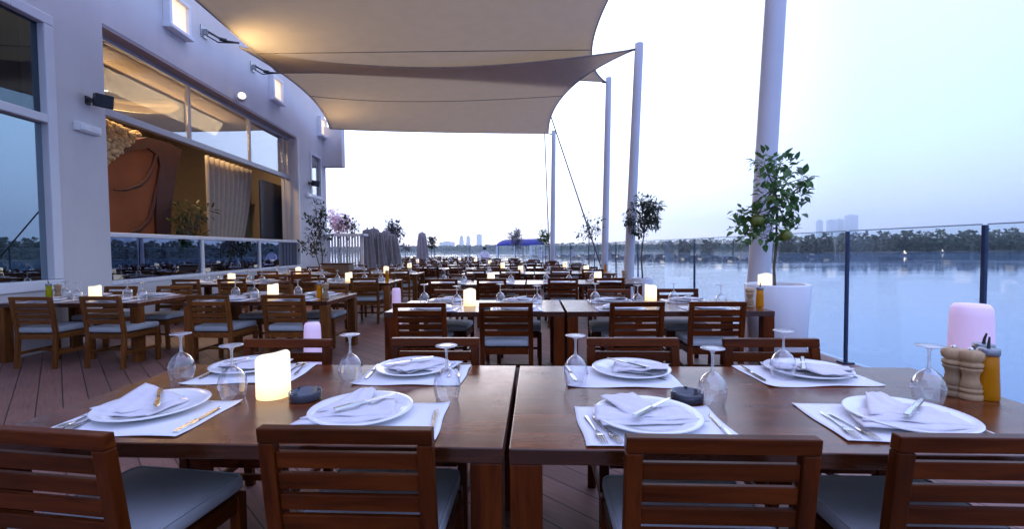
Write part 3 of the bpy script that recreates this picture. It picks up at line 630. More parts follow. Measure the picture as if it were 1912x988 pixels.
def emlight(px, py, label):
    s = wall_s(px); h = EYE + (471 - py) * s / FPX; e = fitting('emergency_light', s, 0, h, label, 'emergency light', 'white emergency lights on the wall')
    b = MB(); b.box((0.04, 0, 0), (0.08, 0.40, 0.13), 0, 0.012); b.build('body', PLASTIC, e)
    b = MB(); b.box((0.085, 0, -0.012), (0.03, 0.34, 0.075), 0, 0.012); b.build('diffuser', simple('milky_plastic', (0.8, 0.8, 0.82), 0.3), e)
emlight(170, 243, 'white oblong emergency light on wall under the nearer speaker'); emlight(578, 369, 'white oblong emergency light under the far speaker')

# ------------------------------------------------------------------ sails, masts, cables
def q3(a, m, c, t):                                # quadratic through a, m (t=.5), c
    ctrl = m * 2 - (a + c) * 0.5
    return a * (1 - t) ** 2 + ctrl * 2 * t * (1 - t) + c * t * t
def sail(name, FL, FR, BR, BL, mf, mr, mb, ml, sag, label, seams):
    FL, FR, BR, BL, mf, mr, mb, ml = map(Vector, (FL, FR, BR, BL, mf, mr, mb, ml))
    def S(u, v):
        bot = q3(FL, mf, FR, u); top = q3(BL, mb, BR, u); lef = q3(FL, ml, BL, v); rig = q3(FR, mr, BR, v)
        p = bot * (1 - v) + top * v + lef * (1 - u) + rig * u - (FL * (1 - u) * (1 - v) + FR * u * (1 - v) + BL * (1 - u) * v + BR * u * v)
        p.z -= sag * 16 * u * (1 - u) * v * (1 - v); return p
    root = empty(name, (0, 0, 0), 0, label, 'shade sail')
    b = MB(); b.grid(lambda u, v: tuple(S(u, v)), 56, 40); m = b.build('membrane', SAIL, root); solid(m, 0.006)
    for v in seams:
        b = MB(); b.tube([S(i / 40, v) - Vector((0, 0, 0.008)) for i in range(41)], 0.012, 6); b.build('seam', SEAM, root)
    b = MB()
    for e in (lambda t: S(t, 0), lambda t: S(1, t), lambda t: S(t, 1), lambda t: S(0, t)): b.tube([e(i / 30) for i in range(31)], 0.02, 6)
    b.build('edge_hem', simple('sail_hem', (0.40, 0.36, 0.33), 0.9), root)
    return S
PD = {'near': 5.6, 'one': 11.3, 'two': 14.8, 'three': 20.6}
FT = at_d(1184, 92, PD['one']); CT = at_d(1130, 152, PD['two']); GT = at_d(1024, 249, PD['three'])
E_ = at_d(447, 80, 9.97); B_ = at_d(519, 136, 11.8); H_ = at_d(616, 240, 15.9)
sail('shade_sail', (-5.3, 2.2, 5.9), (3.1, 5.55, 7.0), CT, B_, (-1.0, 3.6, 6.1), at_d(1117, 40, 10.8), at_d(800, 138, 13.0), at_d(418, 45, 9.0), 0.0,
     'nearer cream shade sail stretched overhead from wall to masts', (0.33, 0.66))
sail('shade_sail', E_ + Vector((0, 0, -0.08)), FT, GT, H_, at_d(800, 126, 12.0), at_d(1052, 178, 15.2), at_d(800, 246, 18.2), at_d(577, 178, 13.9), 0.0,
     'farther cream shade sail ending over the terrace, warmly lit by wall', (0.5,))
def mast(base, top, r, label, d=1.0):
    e = empty('sail_mast', base, 0, label, 'mast', 'white masts holding the shade sails')
    v = Vector(top) - Vector(base); b = MB(); b.tube([(0, 0, 0), v * 0.5, v + v.normalized() * 0.12], [r * 1.12, r * 1.03, r * 0.92], 24); b.build('pole', POSTW, e)
    b = MB(); b.lathe([(0, 0.03), (r * 2, 0.03), (r * 2, 0.0)], 20, smooth=False); b.build('base_plate', POSTW, e)
    b = MB(); b.tube([v + Vector((-r * 0.9, 0, -0.02)), v + Vector((-r * 2.2, 0, -0.03))], [0.03, 0.015], 8); b.build('shackle', CABLE, e)
def gp(px, d): return Vector(((px - 956) / FPX * d, d, 0))
mast(gp(1410, PD['near']), (gp(1437, PD['near']).x + 0.18, PD['near'], 7.0), 0.115, 'thick white mast right behind the tall white planter')
mast(gp(1172, PD['one']), FT + Vector((0.12, 0, 0.02)), 0.11, 'tilted white mast with hanging tree crown in front')
mast(gp(1128, PD['two']), CT + Vector((0.11, 0, 0)), 0.10, 'white mast beside the bare thin terrace tree')
mast(gp(1031, PD['three']), GT + Vector((0.24, 0, 0)), 0.10, 'slender farthest white mast at the far sail corner')
def cable(p, q, r, label, name='sail_cable', cat='cable', sag=0.0):
    p, q = Vector(p), Vector(q); b = MB(); b.tube([p.lerp(q, i / 12) - Vector((0, 0, sag * 4 * (i / 12) * (1 - i / 12))) for i in range(13)], r, 6)
    o = b.build(name, CABLE); tag(o, label, cat); return o
cable(at_d(1029, 218, 19.5), (3.15, 14.9, 0.0), 0.025, 'long black diagonal stay running from far sail edge to deck')
cable(at_d(1017, 250, 20.4), gp(1027, 20.2), 0.022, 'thin dark stay beside the farthest white mast')
def anchor(px, py, corner, label):
    s = wall_s(px); h = EYE + (470 - py) * s / FPX; a = W2(s, 0, h)
    e = empty('wall_anchor', a, 0, label, 'anchor', 'sail anchors on the building wall')
    b = MB(); b.box((0.012, 0, 0), (0.02, 0.2, 0.24), 0, 0.004); b.box((0.06, 0, 0), (0.09, 0.03, 0.12), 0, 0.004); b.build('bracket', simple('galvanised_steel', (0.4, 0.4, 0.42), 0.4, 0.1, Metallic=0.9), e)
    d = Vector(corner) - a; b = MB()
    b.tube([Vector((0.08, 0, 0.02)), d * 0.55 + Vector((0, 0, -0.05)), d], 0.022, 8); b.tube([Vector((0.05, 0.02, -0.06)), d * 0.4 + Vector((0, 0, -0.12)), d], 0.014, 8); b.tube([d * 0.45 + Vector((0, 0, -0.04)), d * 0.65 + Vector((0, 0, -0.03))], 0.04, 8)
    b.build('turnbuckle', CABLE, e)
anchor(394, 68, E_, 'steel wall anchor and black turnbuckle nearer the camera'); anchor(482, 132, B_, 'steel wall anchor and turnbuckle beside second sconce')

# ------------------------------------------------------------------ glass railing
rl = empty('glass_railing', (0, 0, 0), 0, 'glass railing with dark posts along the water edge of terrace', 'railing')
FH = 1.486
for i in range(len(FENCE) - 1):
    p, q = Vector((*FENCE[i], 0)), Vector((*FENCE[i + 1], 0)); d = (q - p); ln = d.length; a = math.atan2(d.y, d.x)
    b = MB(); b.box((0, 0, FH / 2 + 0.02), (ln - 0.03, 0.014, FH - 0.04)); o = b.build('glass_pane', RAILG, rl, (p + q) / 2, a)
    b = MB(); b.box((0, 0, FH + 0.006), (ln - 0.05, 0.016, 0.010)); b.build('top_edge', simple('glass_edge', (0.35, 0.45, 0.5), 0.2) if i == 0 else bpy.data.materials['glass_edge'], rl, (p + q) / 2, a)
    if FENCE[i] not in ((3.50, 10.4),):
        b = MB(); b.box((0, 0, FH / 2), (0.032, 0.032, FH), 0, 0.004); b.box((0, 0, 0.01), (0.12, 0.12, 0.02)); b.build('post', RAILP, rl, p, a)

# ------------------------------------------------------------------ furniture prototypes
def make_chair(W_X, W_Y, W_Z):
    r = empty('dining_chair', (0, 0, 0), 0, 'x', 'chair'); Wd = 0.50
    yb = lambda z: -0.205 - 0.055 * max(0, z - 0.40) / 0.43
    bt = MB
    b = MB(); b.hexa([(-Wd/2, yb(.785) - .018, .785), (Wd/2, yb(.785) - .018, .785), (Wd/2, yb(.785) + .018, .785), (-Wd/2, yb(.785) + .018, .785),
                      (-Wd/2, yb(.83) - .018, .83), (Wd/2, yb(.83) - .018, .83), (Wd/2, yb(.83) + .018, .83), (-Wd/2, yb(.83) + .018, .83)], 0, 0.004); b.build('top_rail', W_X, r)
    for (z0, z1) in ((.706, .756), (.640, .690), (.574, .624), (.508, .558)):
        h = Wd / 2 - 0.045; b = MB(); b.hexa([(-h, yb(z0) - .009, z0), (h, yb(z0) - .009, z0), (h, yb(z0) + .009, z0), (-h, yb(z0) + .009, z0),
                  (-h, yb(z1) - .009, z1), (h, yb(z1) - .009, z1), (h, yb(z1) + .009, z1), (-h, yb(z1) + .009, z1)], 0, 0.003); b.build('slat', W_X, r)
    for s in (-1, 1):
        x = s * (Wd / 2 - 0.0225)
        b = MB(); b.beam((x, -0.235, 0), (x, -0.205, 0.40), 0.045, 0.036, 0, 0.004); b.beam((x, -0.205, 0.398), (x, yb(.784), .784), 0.045, 0.036, 0, 0.004); b.build('leg', W_Z, r)
        b = MB(); b.beam((x, 0.225, 0), (x, 0.225, 0.40), 0.042, 0.042, 0, 0.004); b.build('leg', W_Z, r)
    b = MB(); h = Wd / 2 - 0.047
    b.box((0, 0.225, 0.365), (2 * h, 0.03, 0.06), 0, 0.003); b.box((0, -0.205, 0.365), (2 * h, 0.028, 0.06), 0, 0.003)
    for s in (-1, 1): b.box((s * (Wd / 2 - 0.0225), 0.01, 0.365), (0.03, 0.385, 0.06), 0, 0.003)
    b.box((0, 0.01, 0.389), (2 * h, 0.40, 0.012)); b.build('seat_frame', W_Y, r)
    b = MB()
    for s in (-1, 1): b.box((s * (Wd / 2 - 0.0225), 0.0, 0.17), (0.022, 0.41, 0.034), 0, 0.003)
    b.box((0, 0.0, 0.17), (2 * h, 0.022, 0.03), 0, 0.003); b.build('stretcher', W_Y, r)
    b = MB(); b.box((0, 0.015, 0.437), (Wd - 0.01, 0.47, 0.07), 0, 0.022); o = b.build('cushion', FAB, r)
    for p in o.data.polygons: p.use_smooth = True
    m = o.modifiers.new('sub', 'SUBSURF'); m.levels = m.render_levels = 1
    b = MB(); hx, y0, y1, k = Wd / 2 - .012, -.212, .242, .03; loop = []
    for cx2, cy2, a0 in ((hx - k, y1 - k, 0), (-hx + k, y1 - k, PI / 2), (-hx + k, y0 + k, PI), (hx - k, y0 + k, 1.5 * PI)):
        loop += [(cx2 + k * math.cos(a0 + q * PI / 6), cy2 + k * math.sin(a0 + q * PI / 6), .464) for q in range(4)]
    b.tube(loop + loop[:1], .0045, 6); b.build('piping', FAB, o)
    return r
CHH = Proto(make_chair(LIT_X, LIT_Y, LIT_Z), 'warm lit teak chairs by the building wall')
CH = Proto(make_chair(W_X, W_Y, W_Z), 'slatted dining chairs on the terrace')
def make_far_chair():
    b = MB(); Wd = 0.5
    b.box((0, -.26, .807), (Wd, .036, .045), 0)
    for z in (.731, .665, .599, .533): b.box((0, -.24, z), (Wd - .09, .018, .05))
    for s in (-1, 1): b.beam((s * .2275, -.235, 0), (s * .2275, -.255, .79), .045, .036); b.beam((s * .2275, .225, 0), (s * .2275, .225, .4), .042, .042)
    b.box((0, .01, .37), (Wd - .02, .42, .05)); b.box((0, .015, .437), (Wd - .01, .47, .07), 1, 0.015); b.box((0, 0, .17), (Wd - .09, .022, .03))
    o = b.build('dining_chair', [W_X, FAB]); return tag(o, 'x', 'chair')
CHF = Proto(make_far_chair(), 'slatted dining chairs on the terrace')
TT = 0.72
def make_table(Ln, Dp, W_Z=W_Z):
    r = empty('dining_table', (0, 0, 0), 0, 'x', 'table')
    b = MB(); b.box((0, 0, TT - 0.025), (Ln, Dp, 0.05), 0, 0.004); b.build('tabletop', W_TOP, r)
    for sx in (-1, 1):
        for sy in (-1, 1):
            b = MB(); b.box((sx * (Ln / 2 - 0.052), sy * (Dp / 2 - 0.052), (TT - 0.05) / 2), (0.1, 0.1, TT - 0.052), 0, 0.004); b.build('leg', W_Z, r)
    return r
TSH = Proto(make_table(1.75, 0.98, LIT_Z), 'teak tables on the terrace'); TS = Proto(make_table(1.75, 0.98), 'teak tables on the terrace'); TLg = Proto(make_table(1.94, 0.98), 'teak tables on the terrace')

def make_plate():
    b = MB(); R = 0.185
    b.lathe([(0.0, 0.004), (0.10, 0.004), (0.11, 0.0), (0.118, 0.0), (0.122, 0.006), (0.17, 0.017), (R, 0.023), (R + 0.001, 0.026), (R - 0.003, 0.028), (0.165, 0.0235), (0.132, 0.017), (0.122, 0.012), (0.10, 0.0105), (0.0, 0.0105)], 48)
    return tag(b.build('dinner_plate', CERAM), 'x', 'plate')
PL = Proto(make_plate(), 'white dinner plates laid on the tables')
def make_mat():
    def fn(u, v):
        x = (u - .5) * .5; y = (v - .5) * .35
        e = max(0, abs(u - .5) * 2 - .75) * max(0, abs(v - .5) * 2 - .6)
        z = 0.0015 + 0.0022 * (1 + math.sin(u * 9 + v * 4)) * (0.3 + abs(v - .5)) + 0.30 * e * e * (1 + math.sin(u * 17 + v * 3)); y += .003 * math.sin(u * 11); x += .003 * math.sin(v * 8)
        return (x, y, z)
    b = MB(); b.grid(fn, 24, 16); o = b.build('paper_placemat', PAPER); solid(o, 0.0012, 1); return tag(o, 'x', 'placemat')
PMAT = Proto(make_mat(), 'white paper placemats on the tables')
def make_napkin(kind_):
    b = MB(); rr = random.Random(kind_)
    def sheet(poly4, z, nu, nv, amp, ph, lift=None):
        a, b_, c, d = [Vector((*p, 0)) for p in poly4]
        def fn(u, v):
            p = (a * (1 - u) + b_ * u) * (1 - v) + (d * (1 - u) + c * u) * v
            zz = z + amp * math.sin(u * 7 + ph) * math.sin(v * 5 + ph * 2) + amp * .6 * math.sin(u * 15 + v * 9 + ph)
            ed = min(u, 1 - u, v, 1 - v); zz -= 0.004 * max(0, 0.12 - ed) / 0.12
            if lift: zz += lift(u, v)
            return (p.x, p.y, zz)
        b.grid(fn, nu, nv)
    if kind_ == 0:
        sheet([(-.16, -.06), (.15, -.085), (.16, -.01), (-.15, .045)], .030, 16, 10, .003, 0.4)
        sheet([(-.17, -.03), (.13, -.075), (.12, .03), (-.145, .06)], .037, 16, 10, .004, 1.4, lambda u, v: 0.02 * max(0, .25 - u) * 4 * v)
        sheet([(-.06, -.04), (.05, -.05), (.02, .15), (-.10, .14)], .044, 12, 14, .004, 2.2, lambda u, v: .014 * v)
    elif kind_ == 1:
        sheet([(-.19, -.10), (.10, -.11), (.13, .02), (-.14, .06)], .030, 16, 10, .004, 0.9, lambda u, v: -.02 * max(0, .3 - u))
        sheet([(-.17, -.06), (.11, -.09), (.10, .05), (-.02, .12)], .038, 18, 12, .005, 2.0)
        sheet([(-.13, -.03), (.02, -.02), (.03, .13), (-.02, .15)], .046, 12, 12, .004, .2, lambda u, v: .02 * v * v)
    else:
        sheet([(-.15, -.09), (.06, -.10), (.08, .05), (-.12, .08)], .030, 14, 12, .004, 0.1)
        sheet([(-.16, -.05), (-.03, -.09), (.06, .06), (-.12, .13)], .038, 14, 12, .005, 1.1, lambda u, v: .05 * v * v * (1 - u))
    b.v = [(x * 1.16, y * 1.16, .028 + (z - .030) * .72) for x, y, z in b.v]; o = b.build('folded_napkin', LINEN); solid(o, 0.004, 1); return tag(o, 'x', 'napkin')
NAPS = [Proto(make_napkin(k), 'folded napkins on the plates') for k in range(3)]
def make_knife():
    b = MB()
    prof = [(-.125, .008), (-.12, .0105), (-.05, .009), (-.015, .007), (0.0, .0085), (.06, .0105), (.105, .0095), (.125, .003)]
    vs = []
    for x, h in prof:
        t = .0035 if x < 0 else .0012
        vs += [(x, -h, 0.0), (x, h, 0.0), (x, h * .7, t * 2), (x, -h * .7, t * 2)]
    n = len(prof); fs = [(4 * i + k, 4 * i + (k + 1) % 4, 4 * (i + 1) + (k + 1) % 4, 4 * (i + 1) + k) for i in range(n - 1) for k in range(4)] + [(3, 2, 1, 0), (4 * n - 4, 4 * n - 3, 4 * n - 2, 4 * n - 1)]
    b.add(vs, fs, 0, False); return tag(b.build('table_knife', STEEL), 'x', 'knife')
KN = Proto(make_knife(), 'steel knives laid on tables')
def make_fork():
    b = MB(); z = lambda x: .003 + .012 * max(0, (x - .02) / .1) * (1 - max(0, (x - .02) / .1)) * 2
    prof = [(-.115, .006), (-.10, .0075), (-.04, .004), (.02, .0035), (.04, .008), (.06, .0125), (.072, .0125)]
    vs = []
    for x, h in prof: vs += [(x, -h, z(x)), (x, h, z(x)), (x, h * .8, z(x) + .0025), (x, -h * .8, z(x) + .0025)]
    n = len(prof); b.add(vs, [(4 * i + k, 4 * i + (k + 1) % 4, 4 * (i + 1) + (k + 1) % 4, 4 * (i + 1) + k) for i in range(n - 1) for k in range(4)] + [(3, 2, 1, 0)])
    for y in (-.0105, -.0035, .0035, .0105): b.tube([(.07, y, z(.07) + .001), (.095, y, z(.095) + .001), (.118, y * .9, z(.118) + .001)], [.002, .0018, .001], 6)
    return tag(b.build('table_fork', STEEL), 'x', 'fork')
FK = Proto(make_fork(), 'steel forks laid on tables')
def make_glass():
    b = MB()                                       # inverted: rim on the table, foot in the air
    b.lathe([(.043, 0.0), (.049, .022), (.0545, .050), (.0545, .068), (.049, .090), (.036, .112), (.020, .126), (.0085, .134)], 28)
    b.lathe([(.0085, .134), (.0055, .146), (.0048, .175), (.0056, .200), (.010, .210)], 16, mi=1)
    b.lathe([(.010, .210), (.026, .216), (.044, .2195), (.0445, .2225), (.020, .2225), (0.0, .2215)], 28, mi=1)
    o = b.build('wine_glass', [WGLASS, FOOTGL]); return tag(o, 'x', 'wine glass')
WG = Proto(make_glass(), 'upturned wine glasses on the tables')
def make_candle():
    r = empty('candle_lamp', (0, 0, 0), 0, 'x', 'candle')
    b = MB(); n = 28; R = .066
    vs = [(R * math.cos(2 * PI * k / n), R * math.sin(2 * PI * k / n), 0.002) for k in range(n)]
    top = lambda a, f: .172 + .010 * math.cos(a - .3) * f + .004 * math.sin(3 * a)
    rings = [(R * .99, 0.0), (R, .01)]
    V = []; cnt = 0
    for rr, z in ((R * .97, 0.0), (R, .008)): V += [(rr * math.cos(2 * PI * k / n), rr * math.sin(2 * PI * k / n), z) for k in range(n)]
    V += [(R * math.cos(2 * PI * k / n), R * math.sin(2 * PI * k / n), top(2 * PI * k / n, 1) - .006) for k in range(n)]
    V += [(R * .93 * math.cos(2 * PI * k / n), R * .93 * math.sin(2 * PI * k / n), top(2 * PI * k / n, 1)) for k in range(n)]
    V += [(R * .80 * math.cos(2 * PI * k / n), R * .80 * math.sin(2 * PI * k / n), top(2 * PI * k / n, 1) - .012) for k in range(n)]
    V += [(R * .02 * math.cos(2 * PI * k / n), R * .02 * math.sin(2 * PI * k / n), .150) for k in range(n)]
    b.add(V, [(i * n + k, i * n + (k + 1) % n, (i + 1) * n + (k + 1) % n, (i + 1) * n + k) for i in range(5) for k in range(n)], 0, True); b.build('wax_shell', CANDLE, r)
    b = MB(); b.tube([(0, 0, .150), (.001, 0, .158), (.003, 0, .163)], .0018, 6); b.build('wick', BLACKP, r)
    return r
CD = Proto(make_candle(), 'glowing candle lamps on the tables')
def make_ash():
    b = MB(); b.lathe([(0, .003), (.056, .0), (.061, .004), (.063, .034), (.061, .037), (.054, .036), (.050, .012), (0, .010)], 32)
    for a in (0.3, 2.4, 4.5): b.box((.057 * math.cos(a), .057 * math.sin(a), .0385), (.012, .012, .004), 0, .001)
    return tag(b.build('ashtray', ASHG), 'x', 'ashtray')
AT = Proto(make_ash(), 'round ashtrays on the tables')
def make_mill():
    r = empty('pepper_mill', (0, 0, 0), 0, 'x', 'mill'); r.scale = (.9, .9, .9)
    b = MB(); b.lathe([(0, 0), (.040, 0), (.042, .004), (.042, .022), (.035, .026), (.035, .030), (.041, .034), (.041, .046), (.036, .049), (.036, .053), (.040, .057), (.031, .078), (.028, .100), (.031, .118), (.039, .130), (.039, .136), (.033, .140)], 24); b.build('body', MILLW, r)
    b = MB(); b.lathe([(.033, .141), (.040, .144), (.042, .158), (.033, .163), (.032, .167), (.041, .173), (.045, .190), (.043, .206), (.030, .214), (0, .216)], 24); b.build('head', MILLW, r)
    b = MB(); b.lathe([(.008, .213), (.009, .222), (.004, .227), (0, .227)], 12); b.build('knob', STEEL, r)
    return r
ML = Proto(make_mill(), 'wooden salt and pepper mills on the tables')
def make_oil(mat, nm, sp):
    r = empty(nm, (0, 0, 0), 0, 'x', 'oil bottle')
    b = MB(); b.lathe([(0, .001), (.034, .001), (.037, .006), (.037, .03), (.033, .12), (.031, .178), (0, .180)], 24); b.build('bottle', mat, r)
    b = MB(); b.lathe([(.0335, .176), (.0345, .179), (.0345, .198), (.031, .202), (0, .202)], 24); b.build('cap', simple('brushed_cap', (0.25, 0.25, 0.28), 0.3, 0.1, Metallic=0.8) if 'brushed_cap' not in bpy.data.materials else bpy.data.materials['brushed_cap'], r)
    b = MB(); b.tube([(.0, 0, .20), (.002 * sp, 0, .222), (.008 * sp, 0, .246)], [.006, .005, .003], 8); b.build('spout', BLACKP, r)
    return r
OB = Proto(make_oil(OIL, 'oil_bottle', 1), 'oil bottles on the tables'); OG = Proto(make_oil(OILG, 'oil_bottle', -1), 'oil bottles on the tables')
def make_floor_lamp():
    r = empty('floor_lamp', (0, 0, 0), 0, 'x', 'lamp')
    b = MB(); b.lathe([(0, .012), (.082, .012), (.085, .03), (.070, .63), (.067, .672), (.056, .69), (0, .692)], 28); b.build('shade', PINKL, r)
    b = MB(); b.lathe([(0, 0), (.078, 0), (.078, .012), (0, .012)], 28, smooth=False); b.build('base', PLASTIC, r); return r
FLP = Proto(make_floor_lamp(), 'pink glowing floor lamps')

ORD = ['', 'front', 'second', 'third', 'fourth', 'fifth', 'sixth', 'seventh', 'eighth', 'ninth', 'tenth', 'eleventh']
TILT = math.radians(-3.0)
class Table:
    def __init__(s, x, y, rz, Ln, name, long=False, honey=False):  # honey: wall-side set, same teak with warm window light painted in
        s.x, s.y, s.rz, s.L, s.name, s.honey = x, y, rz, Ln, name, honey
        (TLg if long else TSH if honey else TS).put((x, y, 0), rz, ('warm lit' if honey else 'dark') + ' teak dining table: ' + name)
    def P(s, u, v, h=TT):
        c, q = math.cos(s.rz), math.sin(s.rz); return Vector((s.x + u * c - v * q, s.y + u * q + v * c, h))
    def chair(s, u, side, dy=0.0, far=False, drz=0.0, what=None):
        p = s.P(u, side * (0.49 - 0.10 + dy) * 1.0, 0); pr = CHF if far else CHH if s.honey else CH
        end = 'building end' if u < 0 else 'water end'
        pr.put(p, s.rz + (0 if side < 0 else PI) + drz, what or f"slatted teak chair, {'far' if side > 0 else 'near'} side, {end}: {s.name}")
    def setting(s, u, side, full=True, k=0, pos=None, matpos=None, rot=0.0, glass=None):
        end = 'building end' if u < 0 else 'water end'; sd = 'far' if side > 0 else 'near'; tl = f"{sd} side {end}: {s.name}"
        c = Vector((*pos, TT)) if pos else s.P(u, side * 0.31); mp = Vector((*matpos, TT)) if matpos else c
        r = s.rz + (0 if side < 0 else PI) + rot
        PMAT.put(mp, r, f"white paper placemat, {tl}")
        pz = c + Vector((0, 0, 0.0065)); PL.put(pz, ru(0, 6), f"round white plate under napkin, {tl}")
        NAPS[k % 3].put(pz + Vector((0, 0, -0.008)), r + ru(-.25, .25), f"folded pale napkin on plate, {tl}")
        gp_ = Vector((*glass, TT)) if glass else s.P(u + (0.20 if side < 0 else -0.20), side * 0.12)
        WG.put(gp_, ru(0, 6), f"upturned wine glass, {tl}")
        if full:
            co, si = math.cos(r), math.sin(r)
            loc = lambda a, b_, h: Vector((mp.x + a * co - b_ * si, mp.y + a * si + b_ * co, TT + h))
            KN.put(loc(.222, -.03, .0062), r + PI / 2 + ru(-.12, .12), f"steel knife on placemat edge, {tl}")
            FK.put(loc(-.205, -.05, .006), r - PI / 2 + ru(-.1, .2), f"steel fork on placemat edge, {tl}")
            FK.put(loc(-.168, -.055, .006), r - PI / 2 + ru(0, .25), f"second steel fork closer to plate, {tl}")
            a = [0.9, 0.75, -0.9][k % 3] + ru(-.15, .15)
            KN.put(c + Vector((.02 * math.cos(r), .02 * math.sin(r), .053)), r + a, f"steel knife lying across the napkin, {tl}")

# front row ------------------------------------------------------------
T1 = Table(-0.8817, 1.905, TILT, 1.75, 'front table with glowing candle')
T2 = Table(0.9795, 1.803, TILT, 1.94, 'front table with wooden mills', True)
def ph(px, py): p = at_h(px, py, TT); return (p.x, p.y)
T1.setting(-.4, -1, True, 2, ph(287, 769), (-1.35, 1.655), 0.02, ph(435, 744))
T1.setting(.4, -1, True, 1, ph(676, 776), (-0.50, 1.60), 0.06, ph(835, 747))
T1.setting(-.4, 1, True, 0, ph(468, 690), (-1.28, 2.235), 0.1, ph(340, 710))
T1.setting(.4, 1, True, 1, ph(773, 694), (-0.475, 2.19), 0.0, ph(655, 714))
T2.setting(-.45, -1, True, 0, ph(1208, 788), (0.475, 1.535), 0.03, ph(1075, 719))
T2.setting(.45, -1, True, 1, ph(1695, 789), (1.30, 1.535), -0.05, ph(1330, 757))
T2.setting(-.45, 1, True, 2, ph(1178, 698), (0.50, 2.125), 0.0, ph(1733, 752))
T2.setting(.45, 1, True, 0, ph(1507, 699), (1.36, 2.115), 0.06, ph(1462, 707))
def chair_at(px, d, rz, label): CH.put(((px - 956) / FPX * d, d + 0.26 * (1 if abs(rz) < 1 else -1), 0), rz, label)
chair_at(72, 1.27, math.radians(-9), 'reddish slatted chair angled in at front table corner nearest the building')
chair_at(646, 1.265, TILT, 'slatted chair backing the camera in front of the glowing candle table')
chair_at(1360, 1.18, TILT, 'widest slatted chair backing the camera, beside the front table gap')
chair_at(1880, 1.17, TILT, 'slatted chair backing the camera, cut off below the oil bottle')
chair_at(530, 2.55, PI + TILT, 'chair behind front table facing camera, with pink lamp behind its slats')
chair_at(806, 2.55, PI + TILT, 'chair behind front table facing camera, next to table gap')
chair_at(1176, 2.50, PI + TILT, 'chair behind front table facing camera, in line with black ashtray')
chair_at(1435, 2.45, PI + TILT, 'chair behind front table facing camera, nearest to the white planter')
CD.put((*ph(511, 740), TT), 0.4, 'large glowing candle on the front table by the ashtray')
AT.put((*ph(570, 746), TT), 0, 'round dark ashtray beside the large glowing candle')
AT.put((*ph(1283, 748), TT), 1, 'round dark ashtray between two place settings near upturned glass')
ML.put((*ph(1779, 738), TT), 0, 'turned wooden mill farther from oil bottle on front table')
ML.put((*ph(1811, 745), TT), 1, 'turned wooden mill touching the oil bottle on front table')
OB.put((*ph(1843, 746), TT), 0.5, 'amber oil bottle at the water end of front table'); OG.put((*ph(1834, 733), TT), 2.2, 'greenish oil bottle half hidden behind the front wooden mill')
FLP.put((*[(580 - 956) / FPX * 4.0, 4.0], 0), 0, 'pink glowing floor lamp in the aisle behind front table')
fl = FLP.put((3.17, 3.13, 0), 0, 'large pink glowing lamp by the glass railing behind mills'); fl.scale = (1.62, 1.62, 1.33)
FLP.put(((739 - 956) / FPX * 7.5, 7.5, 0), 0, 'pink glowing floor lamp at the third row aisle end')

# right block rows -------------------------------------------------------
def rowpair(k, y, gap, chairs_f=None, candle=True, full=False):
    nm = ORD[k] + ' row '
    a = Table(gap - 0.885, y + 0.49 + 0.04, TILT * .8, 1.75, nm + 'table, aisle side'); c = Table(gap + 0.985, y + 0.49 - 0.04, TILT * .8, 1.94, nm + 'table, railing side', True)
    xs = chairs_f or [(-0.845 - .53) + gap, (-.03 - .53) + gap, (1.16 - .53) + gap, (1.9 - .53) + gap]
    for t_, us in ((a, (xs[0] - a.x, xs[1] - a.x)), (c, (xs[2] - c.x, xs[3] - c.x))):
        for u, tagu in zip(us, (-1, 1)):
            uu = u
            t_.chair(uu, -1, 0.0, False, ru(-.06, .06), f"slatted teak chair, near side {'building' if tagu < 0 else 'water'} end: {t_.name}")
        for u, tagu in ((-0.40, -1), (0.42, 1)): t_.chair(u, 1, ru(-.02, .05), False, ru(-.06, .06))
        for u in (-.42, .42):
            for sd in (-1, 1): t_.setting(u, sd, full, int(ru(0, 3)))
    return a, c
a, c = rowpair(2, 4.33, 0.53, None, True, True)
CD.put((*ph(877, 571), TT), 1, 'glowing candle on second row table, aisle side'); CD.put((*ph(1215, 561), TT), 2, 'glowing candle on second row table, railing side')
p = ph(1400, 574); ML.put((*p, TT), 0, 'wooden mill at the second row table end by planter'); OB.put((p[0] + .10, p[1] + .0, TT), 0, 'amber oil bottle at second row table end by planter')
AT.put((*ph(905, 578), TT), 0, 'dark ashtray beside the second row aisle side candle')
a, c = rowpair(3, 7.7, 0.25, None)
CD.put(a.P(.25, .05), 0, 'glowing candle on third row table, aisle side'); CD.put(c.P(.3, .0), 0, 'glowing candle on third row table, railing side')
ML.put(c.P(.8, .2), 0, 'wooden mill on third row table, railing side')
a, c = rowpair(4, 10.8, 0.55, None)
CD.put(a.P(.55, .05), 0, 'glowing candle on fourth row table, aisle side'); CD.put(c.P(.3, .0), 0, 'glowing candle on fourth row table, railing side')
OB.put(c.P(.8, .2), 0, 'amber oil bottle on fourth row table, railing side')

